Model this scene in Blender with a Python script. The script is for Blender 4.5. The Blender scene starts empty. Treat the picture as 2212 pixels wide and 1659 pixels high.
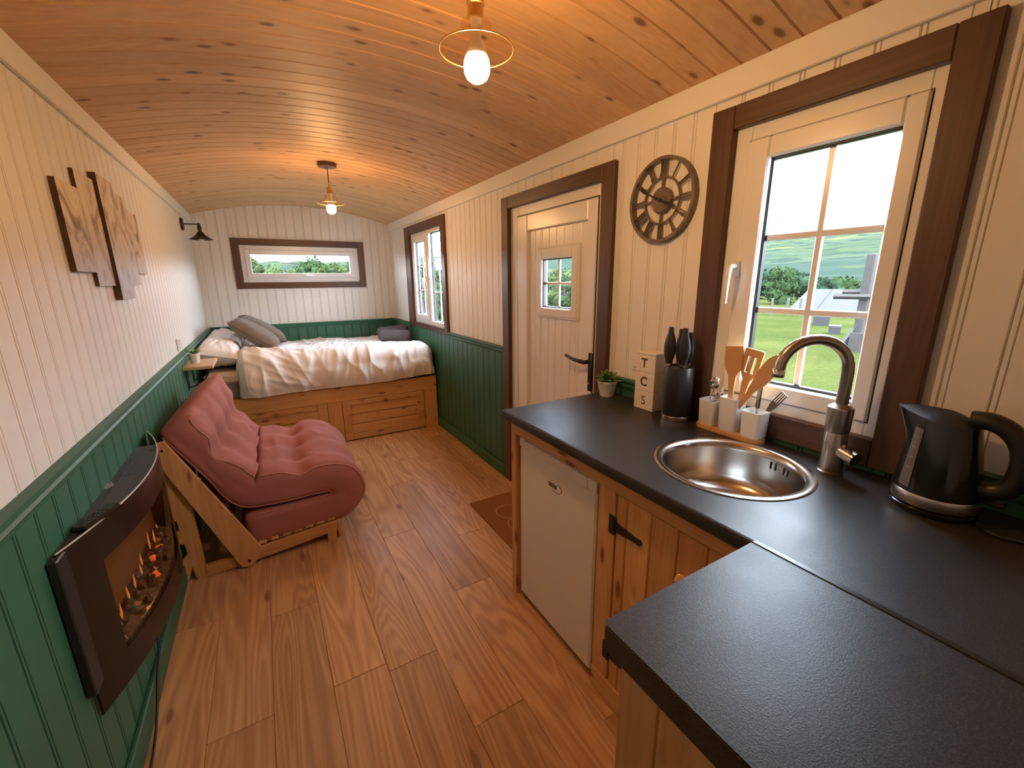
import bpy, bmesh, math, random
from mathutils import Vector, Matrix, noise

# ------------------------------------------------------------------ camera, world, exposure
scn = bpy.context.scene
C = scn.collection
cam_d = bpy.data.cameras.new('camera')
cam_d.sensor_fit = 'HORIZONTAL'
cam_d.sensor_width = 36.0
cam_d.lens = 36.0 * 910.5 / 2212.0
cam_d.clip_start = 0.02
cam_d.clip_end = 4000
cam = bpy.data.objects.new('camera', cam_d)
C.objects.link(cam)
_p, _y, _r = (math.radians(a) for a in (-13.85, 30.11, -0.54))
_f = Vector((math.sin(_y) * math.cos(_p), math.cos(_y) * math.cos(_p), math.sin(_p)))
_rt = Vector((math.cos(_y), -math.sin(_y), 0))
_up = _rt.cross(_f)
_r2 = math.cos(_r) * _rt + math.sin(_r) * _up
_u2 = -math.sin(_r) * _rt + math.cos(_r) * _up
M = Matrix.Identity(4)
for i in range(3):
    M[i][0], M[i][1], M[i][2] = _r2[i], _u2[i], -_f[i]
M[0][3], M[1][3], M[2][3] = 0.0, 0.0, 1.43
cam.matrix_world = M
scn.camera = cam

SKY = 20.0
world = bpy.data.worlds.new('overcast_sky')
scn.world = world
world.use_nodes = True
wn = world.node_tree
wn.nodes.clear()
w_out = wn.nodes.new('ShaderNodeOutputWorld')
w_bg = wn.nodes.new('ShaderNodeBackground')
w_tc = wn.nodes.new('ShaderNodeTexCoord')
w_nz = wn.nodes.new('ShaderNodeTexNoise')
w_nz.inputs['Scale'].default_value = 2.4
w_nz.inputs['Detail'].default_value = 5
w_rp = wn.nodes.new('ShaderNodeValToRGB')
w_rp.color_ramp.elements[0].position = 0.36
w_rp.color_ramp.elements[0].color = (0.45, 0.70, 1.0, 1)
w_rp.color_ramp.elements[1].position = 0.52
w_rp.color_ramp.elements[1].color = (0.80, 0.90, 1.0, 1)
wn.links.new(w_tc.outputs['Generated'], w_nz.inputs['Vector'])
wn.links.new(w_nz.outputs['Fac'], w_rp.inputs['Fac'])
wn.links.new(w_rp.outputs['Color'], w_bg.inputs['Color'])
w_bg.inputs['Strength'].default_value = SKY
wn.links.new(w_bg.outputs['Background'], w_out.inputs['Surface'])

sun_d = bpy.data.lights.new('sun', 'SUN')
sun_d.energy = 0.8
sun_d.angle = math.radians(12)
sun_d.color = (1.0, 0.95, 0.86)
sun = bpy.data.objects.new('sun', sun_d)
C.objects.link(sun)
sun.rotation_euler = Vector((0.62, 0.25, -0.75)).to_track_quat('-Z', 'Y').to_euler()

BULB = 325.0          # bulb surface radiance
vs = scn.view_settings
vs.view_transform = 'Standard'
vs.look = 'None'
vs.exposure = 0.35
vs.gamma = 1.0
vs.use_curve_mapping = False

# ------------------------------------------------------------------ dimensions (metres)
XL, XR, YB, YN = -0.519, 1.425, 5.38, -1.0
ZT, RISE, ZR = 2.08, 0.147, 0.981
XM = (XL + XR) / 2
HALF = (XR - XL) / 2
ARC_R = (HALF ** 2 + RISE ** 2) / (2 * RISE)
WT = 0.898            # worktop height


def arc_z(x):
    return ZT + RISE - ARC_R + math.sqrt(max(ARC_R ** 2 - (x - XM) ** 2, 0))


# ------------------------------------------------------------------ mesh helpers
class MB:
    def __init__(self):
        self.v = []
        self.f = []

    def add(self, vs_, fs_, mat=None):
        b = len(self.v)
        for p in vs_:
            p = Vector(p)
            self.v.append(tuple(mat @ p) if mat is not None else tuple(p))
        for f in fs_:
            self.f.append([b + i for i in f])
        return self

    def box(self, x0, x1, y0, y1, z0, z1, bev=0.0, mat=None):
        if x0 > x1: x0, x1 = x1, x0
        if y0 > y1: y0, y1 = y1, y0
        if z0 > z1: z0, z1 = z1, z0
        bev = min(bev, (x1 - x0) * .45, (y1 - y0) * .45, (z1 - z0) * .45)
        if bev <= 0:
            vs_ = [(x, y, z) for x in (x0, x1) for y in (y0, y1) for z in (z0, z1)]
            fs_ = [(0, 1, 3, 2), (4, 6, 7, 5), (0, 4, 5, 1), (2, 3, 7, 6), (0, 2, 6, 4), (1, 5, 7, 3)]
            return self.add(vs_, fs_, mat)
        vs_ = []
        idx = {}
        lo, hi = (x0, y0, z0), (x1, y1, z1)
        for sx in (0, 1):
            for sy in (0, 1):
                for sz in (0, 1):
                    s = (sx, sy, sz)
                    for a in range(3):
                        p = [0, 0, 0]
                        for k in range(3):
                            e = hi[k] if s[k] else lo[k]
                            p[k] = e if k == a else e + (-bev if s[k] else bev)
                        idx[(s, a)] = len(vs_)
                        vs_.append(p)
        fs_ = []
        for a in range(3):
            b, c = [k for k in range(3) if k != a]
            for sa in (0, 1):
                q = []
                for sb, sc in ((0, 0), (1, 0), (1, 1), (0, 1)):
                    s = [0, 0, 0]
                    s[a], s[b], s[c] = sa, sb, sc
                    q.append(idx[(tuple(s), a)])
                fs_.append(q)
            for sb in (0, 1):
                for sc in (0, 1):
                    s0 = [0, 0, 0]; s1 = [0, 0, 0]
                    s0[a], s0[b], s0[c] = 0, sb, sc
                    s1[a], s1[b], s1[c] = 1, sb, sc
                    fs_.append([idx[(tuple(s0), b)], idx[(tuple(s1), b)], idx[(tuple(s1), c)], idx[(tuple(s0), c)]])
        for sx in (0, 1):
            for sy in (0, 1):
                for sz in (0, 1):
                    fs_.append([idx[((sx, sy, sz), a)] for a in range(3)])
        return self.add(vs_, fs_, mat)

    def lathe(self, prof, n=32, mat=None, cap0=True, cap1=True):
        vs_, fs_ = [], []
        for r, z in prof:
            for i in range(n):
                a = 2 * math.pi * i / n
                vs_.append((r * math.cos(a), r * math.sin(a), z))
        for j in range(len(prof) - 1):
            for i in range(n):
                k = (i + 1) % n
                fs_.append((j * n + i, j * n + k, (j + 1) * n + k, (j + 1) * n + i))
        if cap0: fs_.append(list(range(n))[::-1])
        if cap1: fs_.append([(len(prof) - 1) * n + i for i in range(n)])
        return self.add(vs_, fs_, mat)

    def tube(self, pts, r, n=10, caps=True, mat=None):
        pts = [Vector(p) for p in pts]
        rs = r if isinstance(r, (list, tuple)) else [r] * len(pts)
        vs_, fs_ = [], []
        t0 = (pts[1] - pts[0]).normalized()
        ref = Vector((0, 0, 1)) if abs(t0.z) < .9 else Vector((1, 0, 0))
        nrm = t0.cross(ref).normalized()
        for i, p in enumerate(pts):
            if i == 0: t = pts[1] - pts[0]
            elif i == len(pts) - 1: t = pts[-1] - pts[-2]
            else: t = (pts[i + 1] - p).normalized() + (p - pts[i - 1]).normalized()
            t.normalize()
            nrm = (nrm - t * nrm.dot(t))
            if nrm.length < 1e-6: nrm = t.orthogonal()
            nrm.normalize()
            bi = t.cross(nrm)
            for k in range(n):
                a = 2 * math.pi * k / n
                vs_.append(p + (nrm * math.cos(a) + bi * math.sin(a)) * rs[i])
        for j in range(len(pts) - 1):
            for i in range(n):
                k = (i + 1) % n
                fs_.append((j * n + i, j * n + k, (j + 1) * n + k, (j + 1) * n + i))
        if caps:
            fs_.append(list(range(n))[::-1])
            fs_.append([(len(pts) - 1) * n + i for i in range(n)])
        return self.add(vs_, fs_, mat)

    def prism(self, poly, plane, lo, hi, mat=None):
        def mk(a, b, c):
            return {'xz': (a, c, b), 'xy': (a, b, c), 'yz': (c, a, b)}[plane]
        n = len(poly)
        vs_ = [mk(a, b, lo) for a, b in poly] + [mk(a, b, hi) for a, b in poly]
        fs_ = [list(range(n))[::-1], [n + i for i in range(n)]]
        for i in range(n):
            k = (i + 1) % n
            fs_.append((i, k, n + k, n + i))
        return self.add(vs_, fs_, mat)

    def grid(self, fn, nu, nv, close_u=False, close_v=False):
        vs_, fs_ = [], []
        for i in range(nu):
            for j in range(nv):
                vs_.append(fn(i / (nu if close_u else nu - 1), j / (nv if close_v else nv - 1)))
        for i in range(nu if close_u else nu - 1):
            for j in range(nv if close_v else nv - 1):
                a, b = (i + 1) % nu, (j + 1) % nv
                fs_.append((i * nv + j, a * nv + j, a * nv + b, i * nv + b))
        return self.add(vs_, fs_)

    def ico(self, c, r, sub=2, amp=0.0, freq=1.0, seed=0, scale=(1, 1, 1)):
        bm = bmesh.new()
        bmesh.ops.create_icosphere(bm, subdivisions=sub, radius=1)
        bm.verts.index_update()
        vs_ = []
        for v in bm.verts:
            d = 1 + amp * noise.noise(v.co * freq + Vector((seed * 7.1, seed * 3.3, seed)))
            vs_.append((c[0] + v.co.x * r * d * scale[0], c[1] + v.co.y * r * d * scale[1], c[2] + v.co.z * r * d * scale[2]))
        fs_ = [[v.index for v in f.verts] for f in bm.faces]
        bm.free()
        return self.add(vs_, fs_)

    def mesh(self, name, smooth=None):
        me = bpy.data.meshes.new(name)
        me.from_pydata(self.v, [], self.f)
        bm = bmesh.new()
        bm.from_mesh(me)
        bmesh.ops.recalc_face_normals(bm, faces=bm.faces)
        bm.to_mesh(me)
        bm.free()
        if smooth is not None:
            for p in me.polygons: p.use_smooth = True
            me.set_sharp_from_angle(angle=math.radians(smooth))
        me.update()
        return me


def link(name, me, m, parent=None, loc=None):
    o = bpy.data.objects.new(name, me)
    C.objects.link(o)
    if m is not None and me is not None and not me.materials:
        me.materials.append(m)
    if loc is not None: o.location = loc
    if parent is not None:
        o.parent = parent
        o.matrix_parent_inverse = Matrix.Translation(-Vector(parent.location))
    return o


def part(name, mb, m, parent, smooth=None, label=None):
    o = link(name, mb.mesh(name, smooth), m, parent)
    if label: o['label'] = label
    return o


def tag(o, label, cat, group=None):
    o['label'] = label
    o['category'] = cat
    if group: o['group'] = group
    return o


def thing(name, label, cat, loc=(0, 0, 0), group=None):
    o = bpy.data.objects.new(name, None)
    o.empty_display_size = 0.05
    o.location = loc
    C.objects.link(o)
    return tag(o, label, cat, group)


def single(name, mb, m, label, cat, group=None, smooth=None):
    return tag(link(name, mb.mesh(name, smooth), m), label, cat, group)


def struct(name, mb, m, smooth=None):
    o = link(name, mb.mesh(name, smooth), m)
    o['kind'] = 'structure'
    return o


def struct_empty(name, loc=(0, 0, 0)):
    o = bpy.data.objects.new(name, None)
    o.empty_display_size = 0.05
    o.location = loc
    o['kind'] = 'structure'
    C.objects.link(o)
    return o


def text_mesh(s, size, depth=0.0006, bold=0.0):
    cu = bpy.data.curves.new('txt', 'FONT')
    cu.body = s
    cu.size = size
    cu.extrude = depth
    cu.offset = bold
    cu.align_x = 'CENTER'
    cu.align_y = 'CENTER'
    o = bpy.data.objects.new('txt', cu)
    C.objects.link(o)
    dg = bpy.context.evaluated_depsgraph_get()
    me = bpy.data.meshes.new_from_object(o.evaluated_get(dg))
    bpy.data.objects.remove(o)
    return me


# ------------------------------------------------------------------ material helpers
def new_mat(name):
    m = bpy.data.materials.new(name)
    m.use_nodes = True
    nt = m.node_tree
    b = nt.nodes['Principled BSDF']
    return m, nt, b


def col4(c):
    return (c[0], c[1], c[2], 1.0)


def mat(name, c, rough=0.5, metal=0.0, bump=0.0, bscale=60.0, var=0.0, vscale=5.0, spec=0.5, coat=0.0):
    m, nt, b = new_mat(name)
    b.inputs['Base Color'].default_value = col4(c)
    b.inputs['Roughness'].default_value = rough
    b.inputs['Metallic'].default_value = metal
    b.inputs['Specular IOR Level'].default_value = spec
    b.inputs['Coat Weight'].default_value = coat
    tc = nt.nodes.new('ShaderNodeTexCoord')
    if bump > 0:
        n = nt.nodes.new('ShaderNodeTexNoise')
        n.inputs['Scale'].default_value = bscale
        n.inputs['Detail'].default_value = 3
        bp = nt.nodes.new('ShaderNodeBump')
        bp.inputs['Strength'].default_value = bump
        bp.inputs['Distance'].default_value = 0.004
        nt.links.new(tc.outputs['Object'], n.inputs['Vector'])
        nt.links.new(n.outputs['Fac'], bp.inputs['Height'])
        nt.links.new(bp.outputs['Normal'], b.inputs['Normal'])
    if var > 0:
        n = nt.nodes.new('ShaderNodeTexNoise')
        n.inputs['Scale'].default_value = vscale
        n.inputs['Detail'].default_value = 4
        r = nt.nodes.new('ShaderNodeValToRGB')
        r.color_ramp.elements[0].position = 0.3
        r.color_ramp.elements[1].position = 0.7
        r.color_ramp.elements[0].color = col4([x * (1 - var) for x in c])
        r.color_ramp.elements[1].color = col4([min(1, x * (1 + var)) for x in c])
        nt.links.new(tc.outputs['Object'], n.inputs['Vector'])
        nt.links.new(n.outputs['Fac'], r.inputs['Fac'])
        nt.links.new(r.outputs['Color'], b.inputs['Base Color'])
    return m


def wood(name, light, dark, axis, knot=None, kscale=(3.0, 9.0), ksize=0.10, rough=0.4, figure=0.0, across=26.0,
         along=1.1, bump=0.12, spec=0.5, tone=0.10):
    """grain runs along `axis`; each object is offset by its own random value."""
    m, nt, b = new_mat(name)
    N, L = nt.nodes, nt.links
    tc = N.new('ShaderNodeTexCoord')
    oi = N.new('ShaderNodeObjectInfo')
    mul = N.new('ShaderNodeVectorMath'); mul.operation = 'SCALE'
    mul.inputs[0].default_value = (17.3, 29.1, 11.7)
    L.new(oi.outputs['Random'], mul.inputs['Scale'])
    add = N.new('ShaderNodeVectorMath'); add.operation = 'ADD'
    L.new(tc.outputs['Object'], add.inputs[0])
    L.new(mul.outputs['Vector'], add.inputs[1])

    def mapped(ac, al):
        mp = N.new('ShaderNodeMapping')
        s = [ac] * 3
        s[axis] = al
        mp.inputs['Scale'].default_value = s
        L.new(add.outputs['Vector'], mp.inputs['Vector'])
        return mp.outputs['Vector']

    def nz(vec, detail, dist=0.0):
        n = N.new('ShaderNodeTexNoise')
        n.inputs['Scale'].default_value = 1.0
        n.inputs['Detail'].default_value = detail
        n.inputs['Distortion'].default_value = dist
        L.new(vec, n.inputs['Vector'])
        return n.outputs['Fac']

    def mth(op, a, bb, c=None):
        n = N.new('ShaderNodeMath'); n.operation = op
        for i, v in enumerate((a, bb, c)):
            if v is None: continue
            if isinstance(v, (int, float)): n.inputs[i].default_value = v
            else: L.new(v, n.inputs[i])
        return n.outputs[0]

    fine = nz(mapped(across * 4, along * 2.2), 3)
    mid = nz(mapped(across * .55, along * .55), 4, .6)
    fac = mth('ADD', mth('MULTIPLY', fine, .45), mth('MULTIPLY', mid, .55))
    if figure > 0:
        g = nz(mapped(across * .20, along * .42), 2, .4)
        sn = mth('SINE', mth('MULTIPLY', g, 125.0), 0.0)
        fac = mth('ADD', fac, mth('MULTIPLY', sn, figure))
    rp = N.new('ShaderNodeValToRGB')
    rp.color_ramp.elements[0].position = 0.33
    rp.color_ramp.elements[1].position = 0.68
    rp.color_ramp.elements[0].color = col4(dark)
    rp.color_ramp.elements[1].color = col4(light)
    L.new(fac, rp.inputs['Fac'])
    colour = rp.outputs['Color']
    hs = N.new('ShaderNodeHueSaturation')
    L.new(colour, hs.inputs['Color'])
    L.new(mth('MULTIPLY_ADD', oi.outputs['Random'], 2 * tone, 1 - tone), hs.inputs['Value'])
    colour = hs.outputs['Color']
    if knot is not None:
        vo = N.new('ShaderNodeTexVoronoi')
        vo.inputs['Scale'].default_value = 1.0
        L.new(mapped(kscale[1], kscale[0]), vo.inputs['Vector'])
        warp = mth('ADD', vo.outputs['Distance'], mth('MULTIPLY', mth('SUBTRACT', mid, .5), .10))
        kr = N.new('ShaderNodeValToRGB')
        e = kr.color_ramp.elements
        e[0].position = 0.0; e[0].color = (1, 1, 1, 1)
        e[1].position = ksize * 1.9; e[1].color = (0, 0, 0, 1)
        x = e.new(ksize); x.color = (.75, .75, .75, 1)
        x = e.new(ksize * 1.25); x.color = (.28, .28, .28, 1)
        L.new(warp, kr.inputs['Fac'])
        mx = N.new('ShaderNodeMix'); mx.data_type = 'RGBA'
        L.new(kr.outputs['Color'], mx.inputs['Factor'])
        L.new(colour, mx.inputs[6])
        mx.inputs[7].default_value = col4(knot)
        colour = mx.outputs[2]
    L.new(colour, b.inputs['Base Color'])
    b.inputs['Roughness'].default_value = rough
    b.inputs['Specular IOR Level'].default_value = spec
    bp = N.new('ShaderNodeBump')
    bp.inputs['Strength'].default_value = bump
    bp.inputs['Distance'].default_value = 0.002
    L.new(fac, bp.inputs['Height'])
    L.new(bp.outputs['Normal'], b.inputs['Normal'])
    return m


def emit(name, c, s):
    m, nt, b = new_mat(name)
    b.inputs['Base Color'].default_value = col4(c)
    b.inputs['Emission Color'].default_value = col4(c)
    b.inputs['Emission Strength'].default_value = s
    return m


def thin_glass(name, tint=(1, 1, 1), rough=0.02, refl=1.0):
    m = bpy.data.materials.new(name)
    m.use_nodes = True
    nt = m.node_tree
    nt.nodes.clear()
    out = nt.nodes.new('ShaderNodeOutputMaterial')
    tr = nt.nodes.new('ShaderNodeBsdfTransparent')
    tr.inputs['Color'].default_value = col4(tint)
    gl = nt.nodes.new('ShaderNodeBsdfGlossy')
    gl.inputs['Roughness'].default_value = rough
    fr = nt.nodes.new('ShaderNodeFresnel')
    fr.inputs['IOR'].default_value = 1.45
    mu = nt.nodes.new('ShaderNodeMath'); mu.operation = 'MULTIPLY'
    mu.inputs[1].default_value = refl
    mx = nt.nodes.new('ShaderNodeMixShader')
    ge = nt.nodes.new('ShaderNodeNewGeometry')
    fm_ = nt.nodes.new('ShaderNodeMath'); fm_.operation = 'SUBTRACT'
    fm_.inputs[0].default_value = 1.0
    nt.links.new(ge.outputs['Backfacing'], fm_.inputs[1])
    m2_ = nt.nodes.new('ShaderNodeMath'); m2_.operation = 'MULTIPLY'
    nt.links.new(fr.outputs[0], mu.inputs[0])
    nt.links.new(mu.outputs[0], m2_.inputs[0])
    nt.links.new(fm_.outputs[0], m2_.inputs[1])
    nt.links.new(m2_.outputs[0], mx.inputs['Fac'])
    nt.links.new(tr.outputs[0], mx.inputs[1])
    nt.links.new(gl.outputs[0], mx.inputs[2])
    nt.links.new(mx.outputs[0], out.inputs['Surface'])
    return m


PINE_L, PINE_D, KNOT = (0.68, 0.44, 0.225), (0.57, 0.335, 0.155), (0.17, 0.07, 0.025)
m_white = mat('white_board_paint', (0.80, 0.775, 0.73), 0.55, bump=0.06, bscale=25)
m_upvc = mat('white_upvc', (0.80, 0.79, 0.78), 0.28)
m_green = mat('green_board_paint', (0.028, 0.125, 0.068), 0.48, bump=0.06, bscale=30, var=0.12, vscale=3)
m_ceil = wood('pine_ceiling', PINE_L, PINE_D, 0, KNOT, (5.5, 12.0), 0.115, 0.52, figure=0.05, across=22, along=.9, tone=.09, spec=.35)
m_pine_x = wood('pine_x', (0.70, 0.40, 0.165), (0.58, 0.29, 0.105), 0, (0.17, 0.05, 0.014), (5, 16), .13, .4, .06)
m_pine_y = wood('pine_y', (0.70, 0.40, 0.165), (0.58, 0.29, 0.105), 1, (0.17, 0.05, 0.014), (5, 16), .13, .4, .06)
m_pine_z = wood('pine_z', (0.70, 0.40, 0.165), (0.58, 0.29, 0.105), 2, (0.17, 0.05, 0.014), (5, 16), .13, .4, .06)
m_floor = wood('oak_floor', (0.62, 0.35, 0.165), (0.42, 0.21, 0.09), 1, (0.20, 0.092, 0.04), (2.5, 8.0), .085, .40,
               figure=.12, across=24, along=1.2, bump=.05, tone=.10)
m_walnut_y = wood('walnut_y', (0.115, 0.052, 0.026), (0.06, 0.026, 0.013), 1, None, rough=.42, figure=.05)
m_walnut_z = wood('walnut_z', (0.115, 0.052, 0.026), (0.06, 0.026, 0.013), 2, None, rough=.42, figure=.05)
m_walnut_x = wood('walnut_x', (0.115, 0.052, 0.026), (0.06, 0.026, 0.013), 0, None, rough=.42, figure=.05)
m_bamboo = mat('bamboo', (0.62, 0.34, 0.12), 0.45, var=.08, vscale=40)
m_beech = mat('beech', (0.62, 0.33, 0.13), 0.5, var=.06, vscale=25)
m_shelfwood = mat('pale_oak', (0.60, 0.40, 0.22), 0.5, var=.08, vscale=20)
m_black = mat('black_metal', (0.018, 0.016, 0.015), 0.42)
m_iron = mat('black_iron', (0.014, 0.013, 0.013), 0.55, bump=.2, bscale=120)
m_gloss_black = mat('gloss_black_plastic', (0.012, 0.012, 0.012), 0.12)
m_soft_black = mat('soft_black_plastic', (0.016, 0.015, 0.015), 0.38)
m_steel = mat('brushed_steel', (0.62, 0.60, 0.57), 0.24, 1.0, bump=.03, bscale=200)
m_chrome = mat('polished_steel', (0.75, 0.74, 0.72), 0.10, 1.0)
m_sinksteel = mat('sink_steel', (0.60, 0.57, 0.53), 0.20, 1.0, bump=.03, bscale=150)
m_tapsteel = mat('tap_nickel', (0.42, 0.38, 0.34), 0.28, 1.0)
m_pewter = mat('clock_pewter', (0.20, 0.165, 0.14), 0.45, .6, var=.25, vscale=30)
m_brass = mat('brass_cap', (0.60, 0.40, 0.16), 0.35, 1.0)
m_ceram = mat('white_ceramic', (0.82, 0.80, 0.77), 0.25)
m_whitewood = mat('white_box_paint', (0.80, 0.74, 0.66), 0.45, var=.04, vscale=60)
m_letter = mat('dark_letter_ink', (0.06, 0.04, 0.03), 0.6)
m_letter_grey = mat('faded_letter_ink', (0.22, 0.16, 0.12), 0.6)
m_fridge = mat('fridge_white', (0.80, 0.77, 0.73), 0.30)
m_linen = mat('white_cotton', (0.84, 0.825, 0.82), 0.85, bump=.12, bscale=180, spec=.2)
m_sheet = mat('cream_mattress', (0.62, 0.52, 0.42), 0.85, bump=.1, bscale=150, spec=.2)
m_divan = mat('grey_mattress_side', (0.26, 0.235, 0.21), 0.9, bump=.1, bscale=150, spec=.2)
m_taupe = mat('taupe_velvet', (0.165, 0.128, 0.098), 0.8, bump=.1, bscale=150, var=.08, spec=.25)
m_towel = mat('charcoal_towel', (0.105, 0.088, 0.088), 0.95, bump=.5, bscale=220, spec=.1)
m_futon = mat('plum_cotton', (0.385, 0.150, 0.125), 0.9, bump=.12, bscale=160, var=.08, vscale=4, spec=.15)
m_pipe = mat('plum_piping', (0.46, 0.22, 0.18), 0.8, spec=.15)
m_leaf = mat('succulent_leaf', (0.10, 0.22, 0.035), 0.45, var=.3, vscale=60)
m_leaf2 = mat('spiky_leaf', (0.09, 0.26, 0.03), 0.5, var=.3, vscale=60)
m_soil = mat('dark_soil', (0.03, 0.02, 0.013), 0.95, bump=.6, bscale=200)
m_mat = mat('coir_doormat', (0.30, 0.115, 0.036), 0.97, bump=.9, bscale=420, var=.15, vscale=90, spec=.1)
m_matprint = mat('pale_mat_print', (0.50, 0.27, 0.13), 0.95, bump=.6, bscale=300, spec=.1)
m_glass = thin_glass('window_glass')
m_shade = thin_glass('pendant_glass', (0.97, 0.90, 0.78), .05, 1.6)
m_bulb = emit('lit_bulb', (1.0, 0.55, 0.22), BULB)
m_rose = mat('ceiling_rose_brown', (0.12, 0.065, 0.04), 0.4)
m_bronze = mat('dark_bronze', (0.05, 0.032, 0.024), 0.35, .7)

# speckled laminate worktop
m_work, _nt, _b = new_mat('black_laminate')
_tc = _nt.nodes.new('ShaderNodeTexCoord')
_n = _nt.nodes.new('ShaderNodeTexNoise'); _n.inputs['Scale'].default_value = 420; _n.inputs['Detail'].default_value = 2
_n2 = _nt.nodes.new('ShaderNodeTexNoise'); _n2.inputs['Scale'].default_value = 9; _n2.inputs['Detail'].default_value = 4
_rp = _nt.nodes.new('ShaderNodeValToRGB')
_rp.color_ramp.elements[0].position = .42; _rp.color_ramp.elements[0].color = (.012, .011, .011, 1)
_rp.color_ramp.elements[1].position = .66; _rp.color_ramp.elements[1].color = (.045, .041, .039, 1)
_rr = _nt.nodes.new('ShaderNodeMapRange')
_rr.inputs['To Min'].default_value = .33; _rr.inputs['To Max'].default_value = .47
_bp = _nt.nodes.new('ShaderNodeBump'); _bp.inputs['Strength'].default_value = .35; _bp.inputs['Distance'].default_value = .0008
for _x in (_n, _n2): _nt.links.new(_tc.outputs['Object'], _x.inputs['Vector'])
_nt.links.new(_n.outputs['Fac'], _rp.inputs['Fac']); _nt.links.new(_rp.outputs['Color'], _b.inputs['Base Color'])
_nt.links.new(_n2.outputs['Fac'], _rr.inputs['Value']); _nt.links.new(_rr.outputs['Result'], _b.inputs['Roughness'])
_nt.links.new(_n.outputs['Fac'], _bp.inputs['Height']); _nt.links.new(_bp.outputs['Normal'], _b.inputs['Normal'])


# ------------------------------------------------------------------ room shell
def subtract(rects, cut):
    out = []
    a0, a1, b0, b1 = cut
    for (p0, p1, q0, q1) in rects:
        if p1 <= a0 or p0 >= a1 or q1 <= b0 or q0 >= b1:
            out.append((p0, p1, q0, q1)); continue
        if p0 < a0: out.append((p0, a0, q0, q1))
        if p1 > a1: out.append((a1, p1, q0, q1))
        m0, m1 = max(p0, a0), min(p1, a1)
        if q0 < b0: out.append((m0, m1, q0, b0))
        if q1 > b1: out.append((m0, m1, b1, q1))
    return [r for r in out if r[1] - r[0] > .004 and r[3] - r[2] > .004]


# openings: (along wall lo, hi, z lo, z hi)
OPEN_R = [(0.40, 1.00, 0.955, 1.935), (1.55, 2.495, -0.05, 1.90), (3.605, 4.605, 0.985, 1.935)]
OPEN_B = [(-0.17, 1.07, 1.395, 1.842)]
TB = 0.013   # board thickness
TH = 0.055   # wall core thickness


def core_boxes(side, rects):
    mb = MB()
    for a0, a1, z0, z1 in rects:
        if side == 'right': mb.box(XR + TB, XR + TB + TH, a0, a1, z0, z1)
        elif side == 'left': mb.box(XL - TB - TH, XL - TB, a0, a1, z0, z1)
        elif side == 'back': mb.box(a0, a1, YB + TB, YB + TB + TH, z0, z1)
    return mb


rr = [(YN, YB + TB + TH, -0.05, 2.15)]
for c in OPEN_R: rr = subtract(rr, c)
wall_right = struct('wall_right', core_boxes('right', rr), m_white)
wall_left = struct('wall_left', core_boxes('left', [(YN, YB + TB + TH, -.05, 2.15)]), m_white)
rb = [(XL - TB, XR + TB, -.05, 2.30)]
for c in OPEN_B: rb = subtract(rb, c)
wall_back = struct('wall_back', core_boxes('back', rb), m_white)
wall_front = struct('wall_front', MB().box(XL - TB, XR + TB, YN - .1, YN, -.05, 2.30), m_white)

_bcache = {}


def board_mesh(side, w, h, base):
    key = (side, round(w, 4), round(h, 4), base)
    if key in _bcache: return _bcache[key]
    t = w / 2
    if w > .05:
        prof = [(-t, -base), (-t, TB - .007), (-t + .003, TB), (t - .014, TB), (t - .012, TB - .005), (t - .010, TB),
                (t - .003, TB), (t, TB - .007), (t, -base)]
    else:
        prof = [(-t, -base), (-t, TB), (t, TB), (t, -base)]
    mb = MB()
    n = len(prof)
    vs_ = []
    for z in (0, h):
        for a, d in prof:
            if side == 'right': vs_.append((TB - d, a, z))
            elif side == 'left': vs_.append((d - TB, -a, z))
            else: vs_.append((a, TB - d, z))
    fs_ = [list(range(n)), [n + i for i in range(n)]]
    for i in range(n):
        k = (i + 1) % n
        fs_.append((i, k, n + k, n + i))
    mb.add(vs_, fs_)
    _bcache[key] = mb.mesh('board')
    return _bcache[key]


def boards(parent, side, name, lo, hi, start, pitch, z0, z1, cuts, m, face, base=0.0, ztop=None):
    k = math.floor((lo - start) / pitch)
    a = start + k * pitch
    while a < hi - 1e-6:
        b0, b1 = max(a, lo), min(a + pitch, hi)
        a += pitch
        if b1 - b0 < .005: continue
        top = z1 if ztop is None else ztop((b0 + b1) / 2)
        rs = [(b0, b1, z0, top)]
        for c in cuts: rs = subtract(rs, c)
        for (p0, p1, q0, q1) in rs:
            me = board_mesh(side, p1 - p0, q1 - q0, base)
            mid = (p0 + p1) / 2
            loc = (mid, face, q0) if side == 'back' else (face, mid, q0)
            link(name, me, m, parent, loc)


# casing centre-lines hide the board ends
CUT_R = [(0.405, 1.005, 0.945, 1.94), (1.545, 2.50, -0.05, 1.90), (3.60, 4.65, 0.98, 1.94)]
CUT_B = [(-0.172, 1.072, 1.395, 1.842)]
boards(wall_right, 'right', 'board', YN, YB, 0.43, 0.088, 0.955, 2.06, CUT_R, m_white, XR)
boards(wall_left, 'left', 'board', YN, YB, 0.40, 0.088, 0.955, 2.06, [], m_white, XL)
boards(wall_back, 'back', 'board', XL, XR, -0.47, 0.088, 0.955, 2.06, CUT_B, m_white, YB, ztop=lambda x: arc_z(x) + .02)
boards(wall_right, 'right', 'dado_board', YN, YB, 0.43, 0.098, 0.0, 0.955, CUT_R, m_green, XR - .012, base=.012)
boards(wall_left, 'left', 'dado_board', YN, YB, 0.40, 0.098, 0.0, 0.955, [], m_green, XL + .012, base=.012)
boards(wall_back, 'back', 'dado_board', XL, XR, -0.47, 0.098, 0.0, 0.955, [], m_green, YB - .012, base=.012)


def rail_profile(s):
    # (depth into the room, z)
    return [(0, .930), (.016, .930), (.018, .938), (.024, .942), (.026, .952), (.020, .958), (.024, .964), (.030, .970), (.030, ZR), (0, ZR)]


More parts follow.
